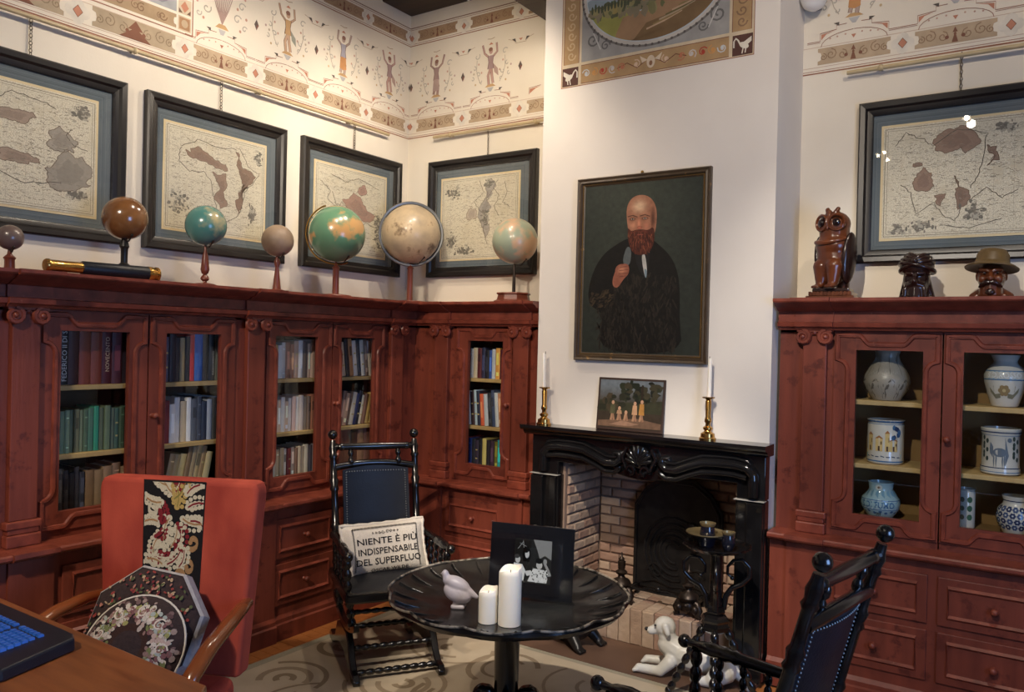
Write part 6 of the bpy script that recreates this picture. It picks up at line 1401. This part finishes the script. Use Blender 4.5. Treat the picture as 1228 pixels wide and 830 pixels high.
# tapestry strip (u runs right to left for the viewer, so use -u)
p = Paint(lambda u, v, h: abk(-min(.345, max(-.405, u)), min(.985, v), .0462+h), .0004); rr = random.Random(2)
CR, GD, RD, OL, TN = (206, 196, 170), (186, 158, 92), (128, 34, 42), (132, 124, 66), (166, 128, 88)
uL, uR = -.42, .36; KX = .72/.322                        # aspect: u units per v unit
p.fn = lambda u, v, h: abk(-u, v, .0462+h)
p.grid(uL, uR, .10, .995, 1, 12, lambda a, b: (24, 22, 24), 0)
p.fn = lambda u, v, h: abk(-min(.345, max(-.405, u)), min(.985, v), .0462+h)
def leaf(u, v, r, a, c, edge=None, lay=2):
    bend = rr.choice((-1, 1))*.5
    for k in range(6):
        q = k/5; aa = a+bend*q; x, y = u+r*q*cos(aa)*KX, v+r*q*sin(aa)
        p.ell(x, y, .034*(1.15-.5*q), .015*(1.15-.5*q), c, lay, 10)
        for sd in (-1, 1):
            l = r*(.42-.2*abs(q-.4)); p.ell(x+l*.7*cos(aa+sd*1.15)*KX, y+l*.7*sin(aa+sd*1.15), .027, .012, c, lay, 10)
    if edge: p.line([(u+r*q*cos(a+bend*q)*KX, v+r*q*sin(a+bend*q)) for q in (0, .3, .6, .95)], .010, edge, lay+1)
def curl(u, v, r, a0, sg, c, wd=.034, lay=2): 
    N = 14; pts = [(u+r*(1-.055*k)*cos(a0+sg*k*.42)*KX, v+r*(1-.055*k)*sin(a0+sg*k*.42)) for k in range(N)]
    p.line(pts, wd, c, lay); p.ell(pts[-1][0], pts[-1][1], .028, .013, c, lay, 10)
um = -.03
for (u, v, r, a, c, e) in ((um-.02, .93, .10, 2.6, CR, TN), (um-.10, .97, .08, 3.0, CR, TN), (um-.16, .88, .09, 3.4, CR, TN), (um-.05, .80, .13, 4.0, CR, TN), (um+.05, .76, .13, 4.9, CR, TN), (um+.12, .80, .12, 5.6, CR, TN), (um-.18, .70, .10, 3.9, CR, TN), (um+.18, .86, .11, .7, CR, RD), (um+.16, .93, .09, 1.1, CR, RD), (um+.22, .79, .09, .2, CR, RD), (um-.2, .78, .08, 2.7, CR, TN), (um, .90, .11, .5, GD, OL), (um+.04, .86, .12, 1.2, GD, OL), (um+.02, .95, .08, .9, RD, CR),
    (um-.14, .78, .09, 1.2, RD, (60, 14, 20)), (um-.10, .74, .07, 4.4, RD, (60, 14, 20)), (um+.0, .60, .12, 3.5, RD, CR), (um+.06, .64, .12, .9, RD, CR), (um-.06, .56, .12, .3, CR, RD), (um+.10, .55, .10, .8, CR, RD), (um-.12, .56, .10, 2.4, CR, TN), (um-.16, .44, .11, 4.9, GD, OL), (um+.2, .40, .09, 3.6, OL, GD), (um+.02, .44, .08, .4, RD, TN), (um-.06, .44, .08, 2.2, RD, TN), (um-.04, .40, .08, 4.2, RD, TN), (um+.06, .42, .08, 5.5, RD, TN),
    (um-.2, .30, .10, .6, CR, TN), (um-.1, .26, .10, 2.4, CR, TN), (um+.12, .28, .10, 1.0, CR, TN), (um+.2, .30, .08, 4.6, TN, CR), (um, .20, .10, 1.4, CR, TN), (um+.1, .16, .10, .4, GD, OL)): leaf(u, v, r, a, c, e)
for (u, v, r, a, sg, c) in ((um-.16, .60, .060, 1.0, 1, CR), (um-.24, .58, .03, 0, -1, CR), (um+.10, .50, .055, 4.2, 1, TN), (um+.22, .55, .035, 2, -1, TN), (um+.26, .68, .04, 4, 1, TN), (um-.22, .40, .04, 1, 1, TN), (um+.22, .42, .035, 3, 1, GD), (um-.02, .70, .05, 0, 1, CR), (um-.25, .84, .035, 2, 1, CR), (um+.24, .26, .04, 1, -1, CR)): curl(u, v, r, a, sg, c, .03)
p.build('tapestry_strip', M['cloth'], t)
# cushions leaning in the armchair
Ma = Matrix.Translation((AC[0], AC[1], RZ)) @ Matrix.Rotation(AR, 4, 'Z') @ Matrix.Rotation(pi, 4, 'Z')      # cushion faces the sitter's way
M['cdark'] = mat('dark_needlepoint', (40, 28, 30), (58, 42, 42), .95, scale=90, bump=.3); M['clace'] = mat('grey_braid', (150, 146, 148), (176, 172, 172), .9, scale=60, bump=.3)
t = thing('octagonal_cushion', 'octagonal dark floral cushion with a grey braid edge against the armchair back', 'cushion')
mb = MB(); pr = []
R8 = .225
def oct_(r, y): return [(r*cos(pi/8+k*pi/4), y, r*sin(pi/8+k*pi/4)) for k in range(8)]
Rg = [oct_(R8*.55, -.064), oct_(R8*.86, -.052), oct_(R8*.97, -.032)]
vs_ = [(0, -.068, 0)]+[v for g in Rg for v in g]+[v for v in oct_(R8*.97, .014)]+[(0, .04, 0)]
fs_ = [(0, 1+k, 1+(k+1) % 8) for k in range(8)]
for q in range(3): fs_ += [(1+q*8+k, 1+q*8+(k+1) % 8, 1+(q+1)*8+(k+1) % 8, 1+(q+1)*8+k) for k in range(8)]
fs_ += [(33, 25+k, 25+(k+1) % 8) for k in range(8)]
mb.add(vs_, fs_).build('cushion_body', M['cdark'], t, 50)
mb = MB(); A_ = oct_(R8*.985, -.030); B_ = oct_(R8*.985, .016)
mb.add(A_+B_+oct_(R8*.945, -.040)+oct_(R8*.945, .022), [(k, (k+1) % 8, 8+(k+1) % 8, 8+k) for k in range(8)]+[(k, (k+1) % 8, 16+(k+1) % 8, 16+k) for k in range(8)]+[(8+k, 8+(k+1) % 8, 24+(k+1) % 8, 24+k) for k in range(8)]); mb.build('braid_edge', M['clace'], t, 0)
p = Paint(lambda u, v, h: Vector((u, -.066+.045*max(0, (sqrt(u*u+v*v)/R8-.55))**1.2*1.0-.004-h, v)), .0004); rr = random.Random(17)
for k in range(260):
    a = rr.uniform(0, 2*pi); r = R8*rr.uniform(.5, .86); c = rr.choice([(150, 66, 62), (176, 120, 106), (96, 104, 70), (186, 160, 130), (124, 50, 56), (84, 92, 66)])
    p.ell(r*cos(a), r*sin(a), rr.uniform(.004, .009), rr.uniform(.003, .006), c, 1+k % 3, 7, rr.uniform(0, 3))
p.build('needlepoint_flowers', M['cloth'], t)['kind'] = 'stuff'
t.matrix_world = Ma @ Matrix.Translation((.01, .085, .565)) @ Matrix.Rotation(radians(-26), 4, 'X') @ Matrix.Rotation(radians(8), 4, 'Y')
t = thing('round_cushion', 'round needlepoint cushion with a flower wreath in front of the octagonal one', 'cushion')
cushion_mesh(.36, .36, .10, 16, 1).build('cushion_body', M['cdark'], t, 60)
MB().tube([(.181*cos(k*pi/20), 0, .181*sin(k*pi/20)) for k in range(40)], .004, 6, True).build('white_piping', M['linen'], t, 60)
p = Paint(lambda u, v, h: Vector((u, -.05*max(0, 1-(u*u+v*v)/.0324)**.55-.002-h, v)), .0004)
p.ell(0, 0, .075, .075, (66, 44, 38), 1, 24)
for k in range(520):
    a = rr.uniform(0, 2*pi); r = rr.triangular(.065, .172, .118); c = rr.choice([(206, 196, 186), (186, 172, 164), (216, 206, 196), (150, 118, 112), (124, 130, 84), (160, 158, 100), (132, 90, 92), (170, 180, 176), (196, 170, 160)]) if r < .15 else rr.choice([(120, 96, 96), (96, 72, 74), (160, 140, 134)])
    p.ell(r*cos(a), r*sin(a), rr.uniform(.005, .013), rr.uniform(.004, .010), c, 2+k % 4, 7, rr.uniform(0, 3))
for k in range(9):
    a = k*.7; fx, fz = .118*cos(a), .118*sin(a)
    for q in range(3): p.spiral(fx, fz, .024-.006*q, 1, a+q, .005, [(222, 212, 200), (200, 176, 164), (150, 110, 100)][q], 7, 10)
p.build('flower_wreath', M['cloth'], t)['kind'] = 'stuff'
t.matrix_world = Ma @ Matrix.Translation((.04, -.045, .545)) @ Matrix.Rotation(radians(-32), 4, 'X')
# ------------------------------------------------------------------ desk and keyboard
t = thing('desk', 'brown polished wooden desk with worn corner at the lower left', 'desk', (1.0, -3.1, 0))
MB().add([(x-1.0, y+3.1, z) for z in (.722, .76) for x, y in ((.15, -2.66), (1.645, -2.668), (1.672, -2.70), (1.672, -3.52), (.15, -3.52))], [(0, 1, 2, 3, 4), (5, 6, 7, 8, 9)]+[(i, (i+1) % 5, 5+(i+1) % 5, 5+i) for i in range(5)]).build('desk_top', M['desk'], t, 0, bev=.006)
MB().box(-.78, .60, .34, .36, .60, .722).box(-.78, .60, -.38, -.36, .60, .722).box(.58, .60, -.36, .34, .60, .722).box(-.78, -.76, -.36, .34, .60, .722).build('apron', M['desk'], t, 0)
for x in (-.75, .57):
    for y in (-.35, .33): MB().lathe([(.02, RZ if x > 0 else RZ), (.028, .05), (.03, .5), (.035, .60)], 12, Matrix.Translation((x, y, 0))).build('leg', M['desk'], t, 40)
M['kb'] = mat('keyboard_plastic', (20, 24, 34), (28, 32, 44), .4, scale=30); M['key'] = mat('keycap_light_tint', (44, 100, 196), (56, 116, 214), .3, scale=30)  # the cool light falling on the keys is put into their blue colour
KB = (1.0, -2.86, .7605); t = thing('keyboard', 'black computer keyboard with keys coloured as if lit blue on the desk corner', 'keyboard', KB)
kb = [(.66, -2.735), (1.15, -2.735), (1.185, -2.75), (1.245, -2.955), (1.235, -2.985), (.66, -2.99)]
vs_ = [(x-KB[0], y-KB[1], 0) for x, y in kb]+[(x-KB[0]-(.004 if x > 1 else 0), y-KB[1], .030+(.006 if y > -2.8 else 0)) for x, y in kb]
MB().add(vs_, [list(range(6)), list(range(6, 12))]+[(i, (i+1) % 6, 6+(i+1) % 6, 6+i) for i in range(6)]).build('case', M['kb'], t, 0, bev=.006)
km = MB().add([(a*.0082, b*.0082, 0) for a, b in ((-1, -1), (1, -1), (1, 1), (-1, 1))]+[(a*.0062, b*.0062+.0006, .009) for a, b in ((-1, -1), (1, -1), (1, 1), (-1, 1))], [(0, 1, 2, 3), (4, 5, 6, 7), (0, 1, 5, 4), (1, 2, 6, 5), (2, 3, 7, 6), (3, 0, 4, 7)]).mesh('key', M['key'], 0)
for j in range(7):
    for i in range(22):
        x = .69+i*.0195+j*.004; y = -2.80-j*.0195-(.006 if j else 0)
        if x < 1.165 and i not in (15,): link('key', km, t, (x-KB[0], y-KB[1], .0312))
